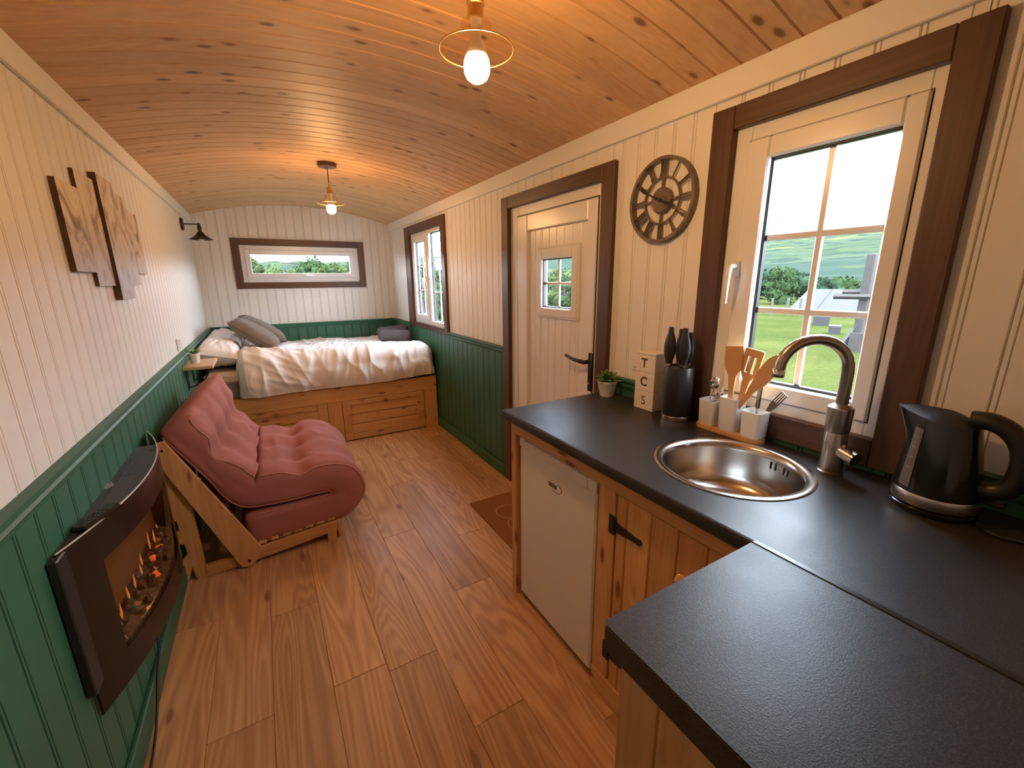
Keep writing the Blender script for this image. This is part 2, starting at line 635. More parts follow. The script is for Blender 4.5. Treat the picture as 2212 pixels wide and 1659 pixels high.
def rail(parent, side, a0, a1):
    pr_ = rail_profile(0)
    mb = MB()
    if side == 'right': mb.prism([(XR - d, z) for d, z in pr_], 'xz', a0, a1)
    elif side == 'left': mb.prism([(XL + d, z) for d, z in pr_], 'xz', a0, a1)
    else: mb.prism([(YB - d, z) for d, z in pr_], 'yz', a0, a1)
    part('dado_rail', mb, m_green, parent)


rail(wall_left, 'left', YN, YB)
rail(wall_back, 'back', XL, XR)
for a0, a1 in ((YN, .372), (1.039, 1.511), (2.537, 3.558), (4.694, YB)): rail(wall_right, 'right', a0, a1)
part('cornice', MB().box(XL, XL + .018, YN, YB, 2.003, 2.088, .003), m_white, wall_left)
part('cornice', MB().box(XR - .018, XR, YN, YB, 2.003, 2.088, .003), m_white, wall_right)


def skirt(name, mb):
    return struct(name, mb, m_green)


skirt('baseboard_left', MB().box(XL + .012, XL + .028, YN, YB - .03, 0, .095, .004))
_m = MB()
for a0, a1 in ((YN, 1.511), (2.537, YB - .03)): _m.box(XR - .028, XR - .012, a0, a1, 0, .095, .004)
skirt('baseboard_right', _m)
skirt('baseboard_back', MB().box(XL + .012, XR - .012, YB - .028, YB - .012, 0, .095, .004))

# ceiling: curved roof skin + one bent pine board after another
roof = MB()
NS = 24


def _roof(u, v):
    x = XL - .16 + u * (XR - XL + .32)
    y = YN - .12 + v * (YB - YN + .32)
    return (x, y, arc_z(max(XL, min(XR, x))) - (.02 if not XL < x < XR else 0) + .035)


roof.grid(_roof, NS, 2)
_nv = len(roof.v)
roof.grid(lambda u, v: tuple(Vector(_roof(u, v)) + Vector((0, 0, .05))), NS, 2)
ceiling = struct('ceiling', roof, m_white)
PB = 0.09
prof = [(-PB / 2, .014), (-PB / 2, .008), (-PB / 2 + .0045, 0), (PB / 2 - .0045, 0), (PB / 2, .008), (PB / 2, .014)]
mb = MB()
NA = 20
_vs, _fs = [], []
for i in range(NA + 1):
    x = XL - .02 + (XR - XL + .04) * i / NA
    zx = arc_z(max(XL, min(XR, x)))
    dzx = -(x - XM) / ARC_R
    for dy, dz in prof:
        _vs.append((x - XM, dy, zx - ZT + dz))
n = len(prof)
for i in range(NA):
    for k in range(n):
        j = (k + 1) % n
        _fs.append((i * n + k, i * n + j, (i + 1) * n + j, (i + 1) * n + k))
_fs += [list(range(n)), [NA * n + k for k in range(n)]]
mb.add(_vs, _fs)
me_cb = mb.mesh('ceiling_board', 20)
y = YN - .02
while y < YB + .10:
    link('ceiling_board', me_cb, m_ceil, ceiling, (XM, y + PB / 2, ZT))
    y += PB

# floor: laminate planks
floor = struct('floor', MB().box(XL - .1, XR + .1, YN - .1, YB + .1, -.08, -.010), m_pine_y)
rng = random.Random(4)
PW, PL = .19, 1.22
JOINT = {0: 1.99, 1: 1.386, 2: .66, 3: 1.39, 4: 1.35, 5: 1.0, 6: 1.62, 7: .8, 8: 1.9, 9: 1.2}
for k in range(11):
    x0 = -.525 + k * PW
    x1 = min(x0 + PW, XR + .01)
    x0 = max(x0, XL - .01)
    yj = JOINT.get(k, 1.1)
    ys = [yj + i * PL for i in range(-4, 6)]
    ys = [YN] + [q for q in ys if YN + .05 < q < YB - .05] + [YB]
    for a, b in zip(ys[:-1], ys[1:]):
        mbp = MB().box(-(x1 - x0) / 2 + .0004, (x1 - x0) / 2 - .0004, -(b - a) / 2 + .0004, (b - a) / 2 - .0004, -.012, 0, .0016)
        link('plank', mbp.mesh('plank'), m_floor, floor, ((x0 + x1) / 2, (a + b) / 2, 0))


# ------------------------------------------------------------------ windows and door
def wbox(mb, side, a0, a1, z0, z1, d0, d1, bev=0.0):
    if side == 'right': return mb.box(XR - d1, XR - d0, a0, a1, z0, z1, bev)
    return mb.box(a0, a1, YB - d1, YB - d0, z0, z1, bev)


def ring(mb, side, o, i, d0, d1, bev=0.0):
    """rectangular frame between outer rect o and inner rect i (a0,a1,z0,z1)"""
    wbox(mb, side, o[0], i[0], o[2], o[3], d0, d1, bev)
    wbox(mb, side, i[1], o[1], o[2], o[3], d0, d1, bev)
    wbox(mb, side, i[0], i[1], o[2], i[2], d0, d1, bev)
    wbox(mb, side, i[0], i[1], i[3], o[3], d0, d1, bev)
    return mb


def casing(root, side, o, i, bottom=True):
    mh = m_walnut_y if side == 'right' else m_walnut_x
    part('casing', wbox(MB(), side, o[0], i[0], o[2], o[3], -.004, .024, .003), m_walnut_z, root)
    part('casing', wbox(MB(), side, i[1], o[1], o[2], o[3], -.004, .024, .003), m_walnut_z, root)
    part('casing', wbox(MB(), side, i[0], i[1], i[3], o[3], -.004, .0235, .003), mh, root)
    if bottom: part('casing', wbox(MB(), side, i[0], i[1], o[2], i[2], -.004, .0235, .003), mh, root)


def glazing(root, side, g, cols, rows, d, bar=.011, parent=None):
    """bars and separate panes inside glass rect g"""
    p = parent or root
    a0, a1, z0, z1 = g
    aw, zh = (a1 - a0) / cols, (z1 - z0) / rows
    for k in range(1, cols):
        part('glazing_bar', wbox(MB(), side, a0 + k * aw - bar, a0 + k * aw + bar, z0, z1, d - .006, d + .006, .003), m_upvc, p)
    for k in range(1, rows):
        part('glazing_bar', wbox(MB(), side, a0, a1, z0 + k * zh - bar, z0 + k * zh + bar, d - .0055, d + .0055, .003), m_upvc, p)
    for i in range(cols):
        for j in range(rows):
            b = bar if cols > 1 else 0
            part('pane', wbox(MB(), side, a0 + i * aw - .002 + (b - .002 if i else 0), a0 + (i + 1) * aw + .002 - (b - .002 if i < cols - 1 else 0),
                              z0 + j * zh - .002 + (bar - .002 if j else 0), z0 + (j + 1) * zh + .002 - (bar - .002 if j < rows - 1 else 0), d - .003, d + .001), m_glass, p)


# main window above the sink
w1 = struct_empty('window_1', (XR, .70, .915))
casing(w1, 'right', (.370, 1.041, .913, 1.972), (.444, .960, .993, 1.900))
f = MB()
ring(f, 'right', (.402, .998, .957, 1.933), (.476, .907, 1.035, 1.852), -.046, -.002, .003)
part('frame', f, m_upvc, w1)
f = MB()
ring(f, 'right', (.472, .911, 1.031, 1.856), (.516, .842, 1.085, 1.795), -.044, .008, .005)
sash1 = part('sash', f, m_upvc, w1)
part('shadow_gap', ring(MB(), 'right', (.4695, .9135, 1.0285, 1.8585), (.472, .911, 1.031, 1.856), -.020, -.0012), mat('shadow_gap_grey', (.05, .05, .055), .6), w1)  # thin dark strip painted in as the shade of the gap around the sash
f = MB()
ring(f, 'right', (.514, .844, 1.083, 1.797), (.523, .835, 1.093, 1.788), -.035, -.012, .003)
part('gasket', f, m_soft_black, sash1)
glazing(w1, 'right', (.523, .835, 1.093, 1.788), 2, 3, -.030, .010, sash1)
h = MB()
h.box(XR - .022, XR - .006, .892, .912, 1.435, 1.485, .004)
h.tube([(XR - .020, .902, 1.470), (XR - .046, .902, 1.468), (XR - .052, .903, 1.450), (XR - .050, .906, 1.400), (XR - .046, .908, 1.345)], [.007, .008, .009, .007, .005], 10)
part('handle', h, m_upvc, w1, 40, 'white lever handle')

# window beside the bed
w2 = struct_empty('window_2', (XR, 4.12, .952))
casing(w2, 'right', (3.556, 4.696, .952, 1.977), (3.640, 4.535, 1.005, 1.895))
f = MB()
ring(f, 'right', (3.60, 4.61, .98, 1.94), (3.665, 4.475, 1.045, 1.868), -.046, -.002, .003)
wbox(f, 'right', 4.01, 4.075, 1.045, 1.868, -.046, -.002, .003)
part('frame', f, m_upvc, w2)
f = MB()
ring(f, 'right', (4.072, 4.478, 1.042, 1.872), (4.115, 4.425, 1.095, 1.812), -.044, .010, .005)
sash2 = part('sash', f, m_upvc, w2)
f = MB(); ring(f, 'right', (4.113, 4.427, 1.093, 1.814), (4.121, 4.419, 1.101, 1.806), -.035, -.012, .003)
part('gasket', f, m_soft_black, sash2)
glazing(w2, 'right', (4.121, 4.419, 1.101, 1.806), 2, 3, -.030, .007, sash2)
f = MB(); ring(f, 'right', (3.663, 4.012, 1.043, 1.870), (3.672, 4.003, 1.052, 1.861), -.0455, -.025, .003)
part('gasket', f, m_soft_black, w2)
glazing(w2, 'right', (3.672, 4.003, 1.052, 1.861), 2, 3, -.036, .007)
h = MB().box(XR - .024, XR - .008, 4.083, 4.100, 1.42, 1.47, .004).tube([(XR - .02, 4.092, 1.455), (XR - .045, 4.092, 1.452), (XR - .047, 4.095, 1.36)], [.007, .008, .005], 8)
part('handle', h, m_upvc, w2, 40)

# letterbox window over the bed
w3 = struct_empty('window_3', (.45, YB, 1.365))
casing(w3, 'back', (-.206, 1.106, 1.365, 1.876), (-.137, 1.040, 1.430, 1.808))
f = MB()
ring(f, 'back', (-.168, 1.068, 1.397, 1.840), (-.095, .990, 1.478, 1.765), -.046, -.002, .003)
part('frame', f, m_upvc, w3)
f = MB()
ring(f, 'back', (-.098, .993, 1.475, 1.768), (-.046, .940, 1.527, 1.716), -.044, .010, .005)
sash3 = part('sash', f, m_upvc, w3)
glazing(w3, 'back', (-.046, .940, 1.527, 1.716), 1, 1, -.030, .0, sash3)
h = MB().box(.44, .50, YB - .026, YB - .010, 1.490, 1.505, .003).tube([(.47, YB - .022, 1.497), (.47, YB - .045, 1.497), (.54, YB - .047, 1.497)], [.006, .007, .005], 8)
part('handle', h, m_upvc, w3, 40)

# stable-style entrance door
d1 = struct_empty('door_1', (XR, 2.02, 0))
casing(d1, 'right', (1.509, 2.539, 0.0, 1.935), (1.590, 2.457, 0.0, 1.864), bottom=False)
f = MB()
for a0, a1, z0, z1 in ((1.548, 1.636, 0, 1.90), (2.366, 2.497, 0, 1.90), (1.636, 2.366, 1.803, 1.90)):
    wbox(f, 'right', a0, a1, z0, z1, -.075, -.004, .004)
part('frame', f, m_upvc, d1)
f = MB()
ring(f, 'right', (1.632, 2.370, .02, 1.807), (1.703, 2.255, .12, 1.712), -.070, .004, .006)
leaf = part('leaf', f, m_upvc, d1)
part('shadow_gap', ring(MB(), 'right', (1.6265, 2.3755, .02, 1.8125), (1.632, 2.370, .021, 1.807), -.010, .0002), m_soft_black, d1)  # black strip standing in for the shade between leaf and frame
k = 0
a = 1.700
DP = .0698
while a < 2.255:
    b_ = min(a + DP, 2.258)
    for (p0, p1, q0, q1) in subtract([(a, b_, .115, 1.716)], (1.79, 2.135, 1.235, 1.592)):
        t_ = (p1 - p0)
        mbp = MB().prism([(XR + .030, p0), (XR + .018, p0 + .0005), (XR + .0145, p0 + .004), (XR + .0145, p1 - .004), (XR + .018, p1 - .0005), (XR + .030, p1)], 'xy', q0, q1)
        part('door_board', mbp, m_upvc, leaf)
    a += DP
f = MB()
ring(f, 'right', (1.775, 2.152, 1.222, 1.606), (1.828, 2.106, 1.274, 1.545), -.050, .000, .006)
ring(f, 'right', (1.768, 2.159, 1.215, 1.613), (1.779, 2.148, 1.226, 1.602), -.020, -.004, .003)
part('door_window_frame', f, m_upvc, leaf)
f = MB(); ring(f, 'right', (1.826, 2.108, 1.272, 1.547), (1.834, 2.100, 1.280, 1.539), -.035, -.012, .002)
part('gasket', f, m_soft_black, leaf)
glazing(d1, 'right', (1.834, 2.100, 1.280, 1.539), 2, 2, -.030, .008, leaf)
h = MB().box(XR - .014, XR - .002, 1.625, 1.655, .862, 1.065, .008)
h.tube([(XR - .006, 1.640, 1.020), (XR - .052, 1.640, 1.020), (XR - .058, 1.650, 1.022), (XR - .056, 1.72, 1.024), (XR - .054, 1.785, 1.036)], [.011, .011, .011, .009, .008], 12)
hd = part('handle', h, m_black, d1, 40, 'black lever door handle on long backplate')
part('keyhole', MB().tube([(XR - .012, 1.640, .905), (XR - .0165, 1.640, .905)], .007, 12), m_steel, d1, 40)

# white light switch / sockets
s = thing('wall_socket', 'white double wall socket above green dado beside wooden wall shelf', 'socket', (XL, 3.52, 1.0), 'white wall sockets')
part('plate', MB().box(XL, XL + .010, 3.460, 3.570, .995, 1.078, .004), m_upvc, s)
for yy in (3.490, 3.540):
    part('switch', MB().box(XL + .009, XL + .014, yy - .007, yy + .007, 1.050, 1.068, .002), m_upvc, s)
    part('socket_holes', MB().box(XL + .0095, XL + .0108, yy - .004, yy + .004, 1.034, 1.042).box(XL + .0095, XL + .0108, yy - .012, yy - .006, 1.014, 1.019).box(XL + .0095, XL + .0108, yy + .006, yy + .012, 1.014, 1.019), m_soft_black, s)
s = thing('wall_socket', 'white wall socket half hidden behind the T C S boxes', 'socket', (XR, 1.30, 1.02), 'white wall sockets')
part('plate', MB().box(XR - .010, XR, 1.210, 1.355, 1.030, 1.112, .004), m_upvc, s)
part('switch', MB().box(XR - .015, XR - .009, 1.315, 1.330, 1.078, 1.096, .002), m_upvc, s)
part('socket_holes', MB().box(XR - .0108, XR - .0095, 1.318, 1.326, 1.058, 1.066).box(XR - .0108, XR - .0095, 1.308, 1.314, 1.042, 1.047).box(XR - .0108, XR - .0095, 1.330, 1.336, 1.042, 1.047), m_soft_black, s)

# ------------------------------------------------------------------ kitchen: worktops, cabinets, fridge
XF, YC = .815, 1.495            # worktop front edge and far end
SC, SR = (1.125, .670), .192    # sink hole
XPEN, YPEN = .404, .419         # peninsula corner
WTH = .038


def worktop_main():
    """slab with rounded front edge and a round sink cut-out, running along the right wall"""
    mb = MB()
    x0, x1, y0, y1 = XF, XR - .014, YN + .002, YC
    n = 48
    # top and bottom plates: ring around the hole filled to a square, then strips
    S = .235
    sq = (SC[0] - S, SC[0] + S, SC[1] - S, SC[1] + S)
    for z, flip in ((WT, False), (WT - WTH, True)):
        vs_, fs_ = [], []
        for i in range(n):
            a = 2 * math.pi * i / n
            c, s_ = math.cos(a), math.sin(a)
            k = S / max(abs(c), abs(s_))
            vs_.append((SC[0] + SR * c, SC[1] + SR * s_, z))
            vs_.append((SC[0] + k * c, SC[1] + k * s_, z))
        for i in range(n):
            j = (i + 1) % n
            fs_.append((2 * i, 2 * i + 1, 2 * j + 1, 2 * j))
        mb.add(vs_, fs_)
        xs0 = x0 + .008
        for (a0, a1, b0, b1) in ((xs0, sq[0], y0, y1), (sq[1], x1, y0, y1), (sq[0], sq[1], y0, sq[2]), (sq[0], sq[1], sq[3], y1 - .0)):
            mb.add([(a0, b0, z), (a1, b0, z), (a1, b1, z), (a0, b1, z)], [(0, 1, 2, 3)])
    # hole wall
    vs_, fs_ = [], []
    for i in range(n):
        a = 2 * math.pi * i / n
        for z in (WT, WT - WTH): vs_.append((SC[0] + SR * math.cos(a), SC[1] + SR * math.sin(a), z))
    for i in range(n):
        j = (i + 1) % n
        fs_.append((2 * i, 2 * j, 2 * j + 1, 2 * i + 1))
    mb.add(vs_, fs_)
    # rounded front edge
    pr_ = [(x0 + .008, WT), (x0 + .003, WT - .0015), (x0, WT - .007), (x0, WT - WTH + .006), (x0 + .003, WT - WTH + .001), (x0 + .008, WT - WTH)]
    vs_ = [(a, yy, z) for yy in (y0, y1) for a, z in pr_]
    k = len(pr_)
    mb.add(vs_, [(i, i + 1, k + i + 1, k + i) for i in range(k - 1)])
    # ends and back
    for yy in (y0, y1): mb.add([(a, yy, z) for a, z in pr_] + [(x1, yy, WT - WTH), (x1, yy, WT)], [list(range(k + 2))])
    mb.add([(x1, y0, WT), (x1, y1, WT), (x1, y1, WT - WTH), (x1, y0, WT - WTH)], [(0, 1, 2, 3)])
    return mb


single('worktop', worktop_main(), m_work, 'long black speckled worktop holding the round sink, beneath the window', 'worktop', smooth=30)


def worktop_pen():
    mb = MB()
    c = .028
    poly = [(XPEN + .0, YPEN - c * .35), (XPEN + c * .35, YPEN), (XF - .003, YPEN), (XF - .003, -.24), (XPEN, -.24)]
    mb.prism(poly, 'xy', WT - .046, WT - .002)
    ins = [(x + (.002 if x < XPEN + .02 else 0), y - (.002 if y > .35 else 0)) for x, y in poly]
    mb.prism(ins, 'xy', WT - .0025, WT + .0003)
    return mb


single('peninsula_worktop', worktop_pen(), m_work, 'black speckled peninsula worktop with clipped corner joined to the sink worktop', 'worktop')
single('joint_strip', MB().box(XF - .0032, XF + .011, -.24, YPEN - .002, WT - .012, WT + .0022, .0012),
       mat('worktop_joint_black', (.010, .010, .010), .28), 'thin black metal strip covering the seam between the two worktops', 'strip')

# pine cabinet run under the long worktop
XFACE = .858
cab = thing('base_cabinet', 'pine kitchen cabinet under the sink worktop with boarded door and black strap hinges', 'cabinet', (1.1, 1.0, 0))
ZB = WT - WTH
part('end_post', MB().box(XFACE, XFACE + .045, 1.452, 1.492, 0, ZB, .002), m_pine_z, cab)
part('end_panel', MB().box(XFACE + .045, XR - .03, 1.466, 1.490, 0, ZB), m_pine_z, cab)
part('top_rail', MB().box(XFACE - .001, XFACE + .021, .385, 1.452, .796, ZB, .002), m_pine_y, cab)
part('stile', MB().box(XFACE, XFACE + .022, .853, .928, .0, .796, .002), m_pine_z, cab)
part('plinth', MB().box(XFACE - .004, XFACE + .016, .30, .928, .0, .088, .003), m_pine_y, cab)
part('side_panel', MB().box(XFACE + .022, XR - .03, .885, .905, 0, ZB), m_pine_z, cab)
part('corner_stile', MB().box(XFACE, XFACE + .022, .385, .455, .088, .796, .002), m_pine_z, cab)
part('shelf', MB().box(XFACE + .03, XR - .03, .30, .885, .09, .108), m_pine_y, cab)
door = part('door', MB().box(XFACE + .022, XFACE + .030, .46, .845, .10, .785), m_pine_y, cab)
for z0 in (.16, .65): part('door_ledge', MB().box(XFACE + .030, XFACE + .046, .46, .845, z0, z0 + .08), m_pine_y, door)
edges = [.849, .806, .715, .625, .54, .457]
for b1, b0 in zip(edges[:-1], edges[1:]):
    pr_ = [(XFACE + .022, b0 + .001), (XFACE + .006, b0 + .001), (XFACE + .002, b0 + .004), (XFACE + .002, b1 - .004), (XFACE + .006, b1 - .001), (XFACE + .022, b1 - .001)]
    part('door_board', MB().prism(pr_, 'xy', .092, .793), m_pine_z, door)


def strap_hinge(zc):
    mb = MB()
    mb.box(XFACE - .003, XFACE + .003, .853, .876, zc - .033, zc + .033, .001)
    mb.tube([(XFACE - .003, .850, zc - .026), (XFACE - .003, .850, zc + .026)], .0055, 10)
    pl = [(.853, zc - .017), (.853, zc + .017), (.765, zc + .008), (.748, zc + .010), (.738, zc), (.748, zc - .010), (.765, zc - .008)]
    mb.prism([(a, b) for a, b in pl], 'yz', XFACE - .003, XFACE + .0025)
    return mb


for zc in (.684, .205):
    part('strap_hinge', strap_hinge(zc), m_iron, cab, label='black iron tee hinge')
kn = MB().lathe([(.010, 0), (.010, .008), (.018, .014), (.022, .022), (.020, .030), (.010, .035), (.001, .036)], 20,
                Matrix.Translation((XFACE + .003, .585, .672)) @ Matrix.Rotation(-math.pi / 2, 4, 'Y'))
part('knob', kn, m_pine_x, door, 40)

# peninsula cabinet
pc = thing('peninsula_cabinet', 'pine boarded cabinet side below the peninsula worktop', 'cabinet', (.6, .1, 0))
ed = [.398, .318, .210, .105, .0, -.105, -.22]
for b1, b0 in zip(ed[:-1], ed[1:]):
    pr_ = [(.452, b0), (.434, b0), (.430, b0 + .003), (.430, b1 - .003), (.434, b1), (.452, b1)]
    part('side_board', MB().prism(pr_, 'xy', 0, WT - .046), m_pine_z, pc)
part('back_panel', MB().box(.452, .80, .376, .396, 0, WT - .046), m_pine_z, pc)
part('end_panel', MB().box(.452, .80, -.22, -.20, 0, WT - .046), m_pine_z, pc)

# fridge
fr = thing('fridge', 'white under-counter fridge with recessed grip in the pine frame', 'fridge', (1.1, 1.185, 0))
XD = .866
part('body', MB().box(XD + .045, XR - .06, .945, 1.435, .03, .785, .006), m_fridge, fr)
fd = MB().box(XD, XD + .045, .948, 1.432, .030, .745, .007)
fd.box(XD + .014, XD + .045, .948, 1.432, .745, .788, .003)
fdoor = part('door', fd, m_fridge, fr)
g = MB().prism([(XD - .001, .7448), (XD + .012, .742), (XD + .013, .770), (XD + .006, .780), (XD - .002, .772)], 'xz', .995, 1.392)
part('grip', g, m_fridge, fdoor)
for a0, a1 in ((.948, .994), (1.393, 1.432)): part('control_bar', MB().box(XD - .001, XD + .012, a0, a1, .748, .788, .003), m_fridge, fdoor)
for a0 in (.97, 1.385): part('foot', MB().box(XD + .03, XD + .06, a0, a0 + .03, 0, .031), m_soft_black, fr)
lt = text_mesh('unis', .034, .0004, .0008)
lo = link('logo_text', lt, m_letter, fdoor)
lo.matrix_basis = Matrix.Translation((XD - .0006, 1.193, .672)) @ Matrix(((0, 0, -1, 0), (-1, 0, 0, 0), (0, 1, 0, 0), (0, 0, 0, 1)))
arcp = [(XD - .0004, 1.168 - .032 * math.cos(t), .668 + .019 * math.sin(t)) for t in [math.radians(a) for a in range(-130, 95, 15)]]
part('logo_swoosh', MB().tube(arcp, .0012, 6), m_letter, fdoor)

# sink
sk = thing('sink', 'round stainless steel inset sink bowl with overflow slots', 'sink', (SC[0], SC[1], WT))
T_ = Matrix.Translation((SC[0], SC[1], WT))
part('bowl', MB().lathe([(.212, .0005), (.2115, .003), (.207, .0045), (.199, .004), (.190, .0015), (.184, -.006), (.181, -.02), (.176, -.10), (.168, -.128), (.150, -.145), (.11, -.152), (.045, -.155),
                         (.04, -.158), (.0, -.158), (.0, -.160), (.05, -.160), (.152, -.148), (.172, -.13), (.180, -.10), (.185, -.02), (.1885, -.004), (.2, -.0005)], 64, T_, False, False), m_sinksteel, sk, 50)
part('drain', MB().lathe([(.038, -.1545), (.036, -.1525), (.028, -.1525), (.026, -.156), (.012, -.1555), (.010, -.153), (.001, -.153)], 28, T_, True, True), m_chrome, sk, 40)
for i, aa in enumerate((-20, -15, -5, 0)):
    a = math.radians(aa - 8)
    ca, sa = math.cos(a), math.sin(a)
    p0 = Vector((SC[0] + .1795 * ca, SC[1] + .1795 * sa, WT - .035))
    mt = Matrix.Translation(p0) @ Matrix.Rotation(a, 4, 'Z')
    part('overflow_slot', MB().box(-.0012, .0025, -.0035, .0035, -.012, .012, .001, mt), m_soft_black, sk)
a = math.radians(-18)
mt = Matrix.Translation((SC[0] + .179 * math.cos(a), SC[1] + .179 * math.sin(a), WT - .035)) @ Matrix.Rotation(a, 4, 'Z') @ Matrix.Rotation(-math.pi / 2, 4, 'Y')
part('overflow_screw', MB().lathe([(.005, -.002), (.005, .001), (.001, .0018)], 14, mt), m_chrome, sk, 40)

# tap
tx, ty = 1.318, .497
tp = thing('kitchen_tap', 'brushed steel swan-neck kitchen tap beside the sink', 'tap', (tx, ty, WT))
TT = Matrix.Translation((tx, ty, WT))
part('body', MB().lathe([(.031, 0), (.031, .006), (.0275, .008), (.0275, .118), (.0268, .1195), (.0268, .1215), (.0285, .123), (.0300, .185), (.029, .190), (.020, .196), (.0165, .199)], 36, TT), m_tapsteel, tp, 40)
dr = Vector((SC[0] - tx, SC[1] - ty, 0)).normalized()
pts = [Vector((tx, ty, WT + .195)), Vector((tx, ty, WT + .25)), Vector((tx, ty, WT + .285))]
R_ = .082
for k in range(1, 15):
    a = math.pi * k / 14
    pts.append(Vector((tx, ty, WT + .290)) + dr * (R_ - R_ * math.cos(a)) + Vector((0, 0, R_ * math.sin(a))))
pts.append(pts[-1] + Vector((0, 0, -.008)) + dr * .001)
part('spout', MB().tube(pts, .0145, 18), m_tapsteel, tp, 40)
e = pts[-1]
part('aerator', MB().lathe([(.0155, -.014), (.0160, -.012), (.0160, .004), (.0148, .006)], 20, Matrix.Translation(e)), m_chrome, tp, 40)
ld = Vector((-.25, -.95, -.18)).normalized()
part('lever', MB().tube([Vector((tx, ty, WT + .072)), Vector((tx, ty, WT + .072)) + ld * .062], [.0185, .0195], 20), m_tapsteel, tp, 40)
b0_ = Vector((tx, ty, WT + .072)) + ld * .050
part('lever_handle', MB().tube([b0_, b0_ + Vector((-.02, .0, .028)), b0_ + Vector((-.045, .005, .040))], [.006, .005, .004], 10), m_chrome, tp, 40)

# kettle
kx, ky = 1.312, .282
kt = thing('kettle', 'glossy black electric kettle with steel band on its power base', 'kettle', (kx, ky, WT))
KT = Matrix.Translation((kx, ky, WT))
part('power_base', MB().lathe([(.076, 0), (.078, .004), (.078, .012), (.072, .016), (.06, .017)], 40, KT), m_gloss_black, kt, 40)
part('steel_band', MB().lathe([(.0755, .018), (.077, .021), (.0762, .044), (.0752, .046)], 48, KT), m_steel, kt, 40)


def kettle_body(u, v):
    # v up, u around; spout bulges to +y, back leans to -y
    a = 2 * math.pi * u
    z = .046 + v * .176
    rad = .0755 - .020 * v ** 1.1
    c, s_ = math.cos(a), math.sin(a)
    sp = max(0, s_) ** 6 * max(0, (v - .55) / .45) ** 1.4 * .036
    cy = .006 * v
    return (kx + rad * c * (1 - .05 * v), ky + cy + (rad + sp) * s_, WT + z + max(0, s_) ** 8 * max(0, v - .8) * .05 - (.012 * v ** 3 * (1 - s_) / 2))


kb = MB().grid(kettle_body, 56, 16, close_u=True)
kb.add([kettle_body(i / 56, 0) for i in range(56)], [list(range(56))])
part('body', kb, m_gloss_black, kt, 50)
kl = MB()


def kettle_lid(u, v):
    p = Vector(kettle_body(u, 1.0))
    c_ = Vector((kx, ky + .004, WT + .2285))
    q = c_.lerp(p, v)
    q.z += .010 * (1 - v ** 2)
    return tuple(q)


part('lid', kl.grid(kettle_lid, 56, 7, close_u=True), m_soft_black, kt, 50)
wg = MB()
ga = math.radians(160)


def gauge(u, v):
    aa = math.radians(171 - 22 * u) if False else math.radians(148 + 20 * (u - .5) * (1 - .1 * v))
    p = Vector(kettle_body((aa / (2 * math.pi)) % 1, .06 + .80 * v))
    c_ = Vector((kx, ky, p.z))
    d = (p - c_).normalized()
    return tuple(p + d * .0016)


part('water_gauge', wg.grid(gauge, 8, 20), mat('gauge_smoke', (.13, .11, .105), .22), kt, 40, 'smoky water level window')
for k in range(3):
    gm = MB().grid(lambda u, v: tuple(Vector(gauge(.3 + .4 * u, .32 + .17 * k + .012 * v)) + Vector((-.0008, .0003, 0))), 4, 2)
    part('gauge_mark', gm, mat('gauge_mark_grey', (.30, .28, .27), .4), kt)
hp = [(kx, ky - .030, WT + .226), (kx, ky - .062, WT + .228), (kx, ky - .092, WT + .212), (kx, ky - .112, WT + .180), (kx, ky - .117, WT + .138), (kx, ky - .110, WT + .100), (kx, ky - .090, WT + .080), (kx, ky - .060, WT + .076)]


def smooth_path(p, k=5):
    p = [Vector(q) for q in p]
    out = []
    for i in range(len(p) - 1):
        p0, p1, p2, p3 = p[max(i - 1, 0)], p[i], p[i + 1], p[min(i + 2, len(p) - 1)]
        for j in range(k):
            t = j / k
            out.append(0.5 * ((2 * p1) + (-p0 + p2) * t + (2 * p0 - 5 * p1 + 4 * p2 - p3) * t * t + (-p0 + 3 * p1 - 3 * p2 + p3) * t ** 3))
    out.append(p[-1])
    return out


part('handle', MB().tube(smooth_path(hp, 4), .0195, 14), m_soft_black, kt, 40)
part('switch', MB().box(kx - .012, kx + .012, ky - .110, ky - .078, WT + .048, WT + .058, .003), m_gloss_black, kt)
part('cable', MB().tube(smooth_path([(kx - .02, ky - .074, WT + .008), (kx - .05, ky - .11, WT + .005), (kx - .03, ky - .16, WT + .005), (kx + .05, ky - .19, WT + .005), (kx + .07, ky - .24, WT + .005)], 6), .0038, 8), m_gloss_black, kt, 40)

# ------------------------------------------------------------------ things on the worktop
tray = MB()
yc0, yc1, xc, hw = .742, .920, 1.3635, .0335
poly = [(xc + hw * math.cos(a), yc1 + hw * math.sin(a)) for a in [math.pi * i / 10 for i in range(11)]] + \
       [(xc + hw * math.cos(a), yc0 + hw * math.sin(a)) for a in [math.pi + math.pi * i / 10 for i in range(11)]]
tray.prism(poly, 'xy', WT, WT + .011)
tray.prism([(xc + (x - xc) * .93, .831 + (y_ - .831) * .985) for x, y_ in poly], 'xy', WT + .0105, WT + .015)
single('utensil_tray', tray, m_bamboo, 'narrow bamboo tray holding three white cups beside the sink', 'tray', smooth=30)


def rsq(h, r, n=6):
    pts_ = []
    for cx, cy, a0 in ((h - r, h - r, 0), (-h + r, h - r, 90), (-h + r, -h + r, 180), (h - r, -h + r, 270)):
        for k in range(n):
            a = math.radians(a0 + 90 * k / (n - 1))
            pts_.append((cx + r * math.cos(a), cy + r * math.sin(a)))
    return pts_


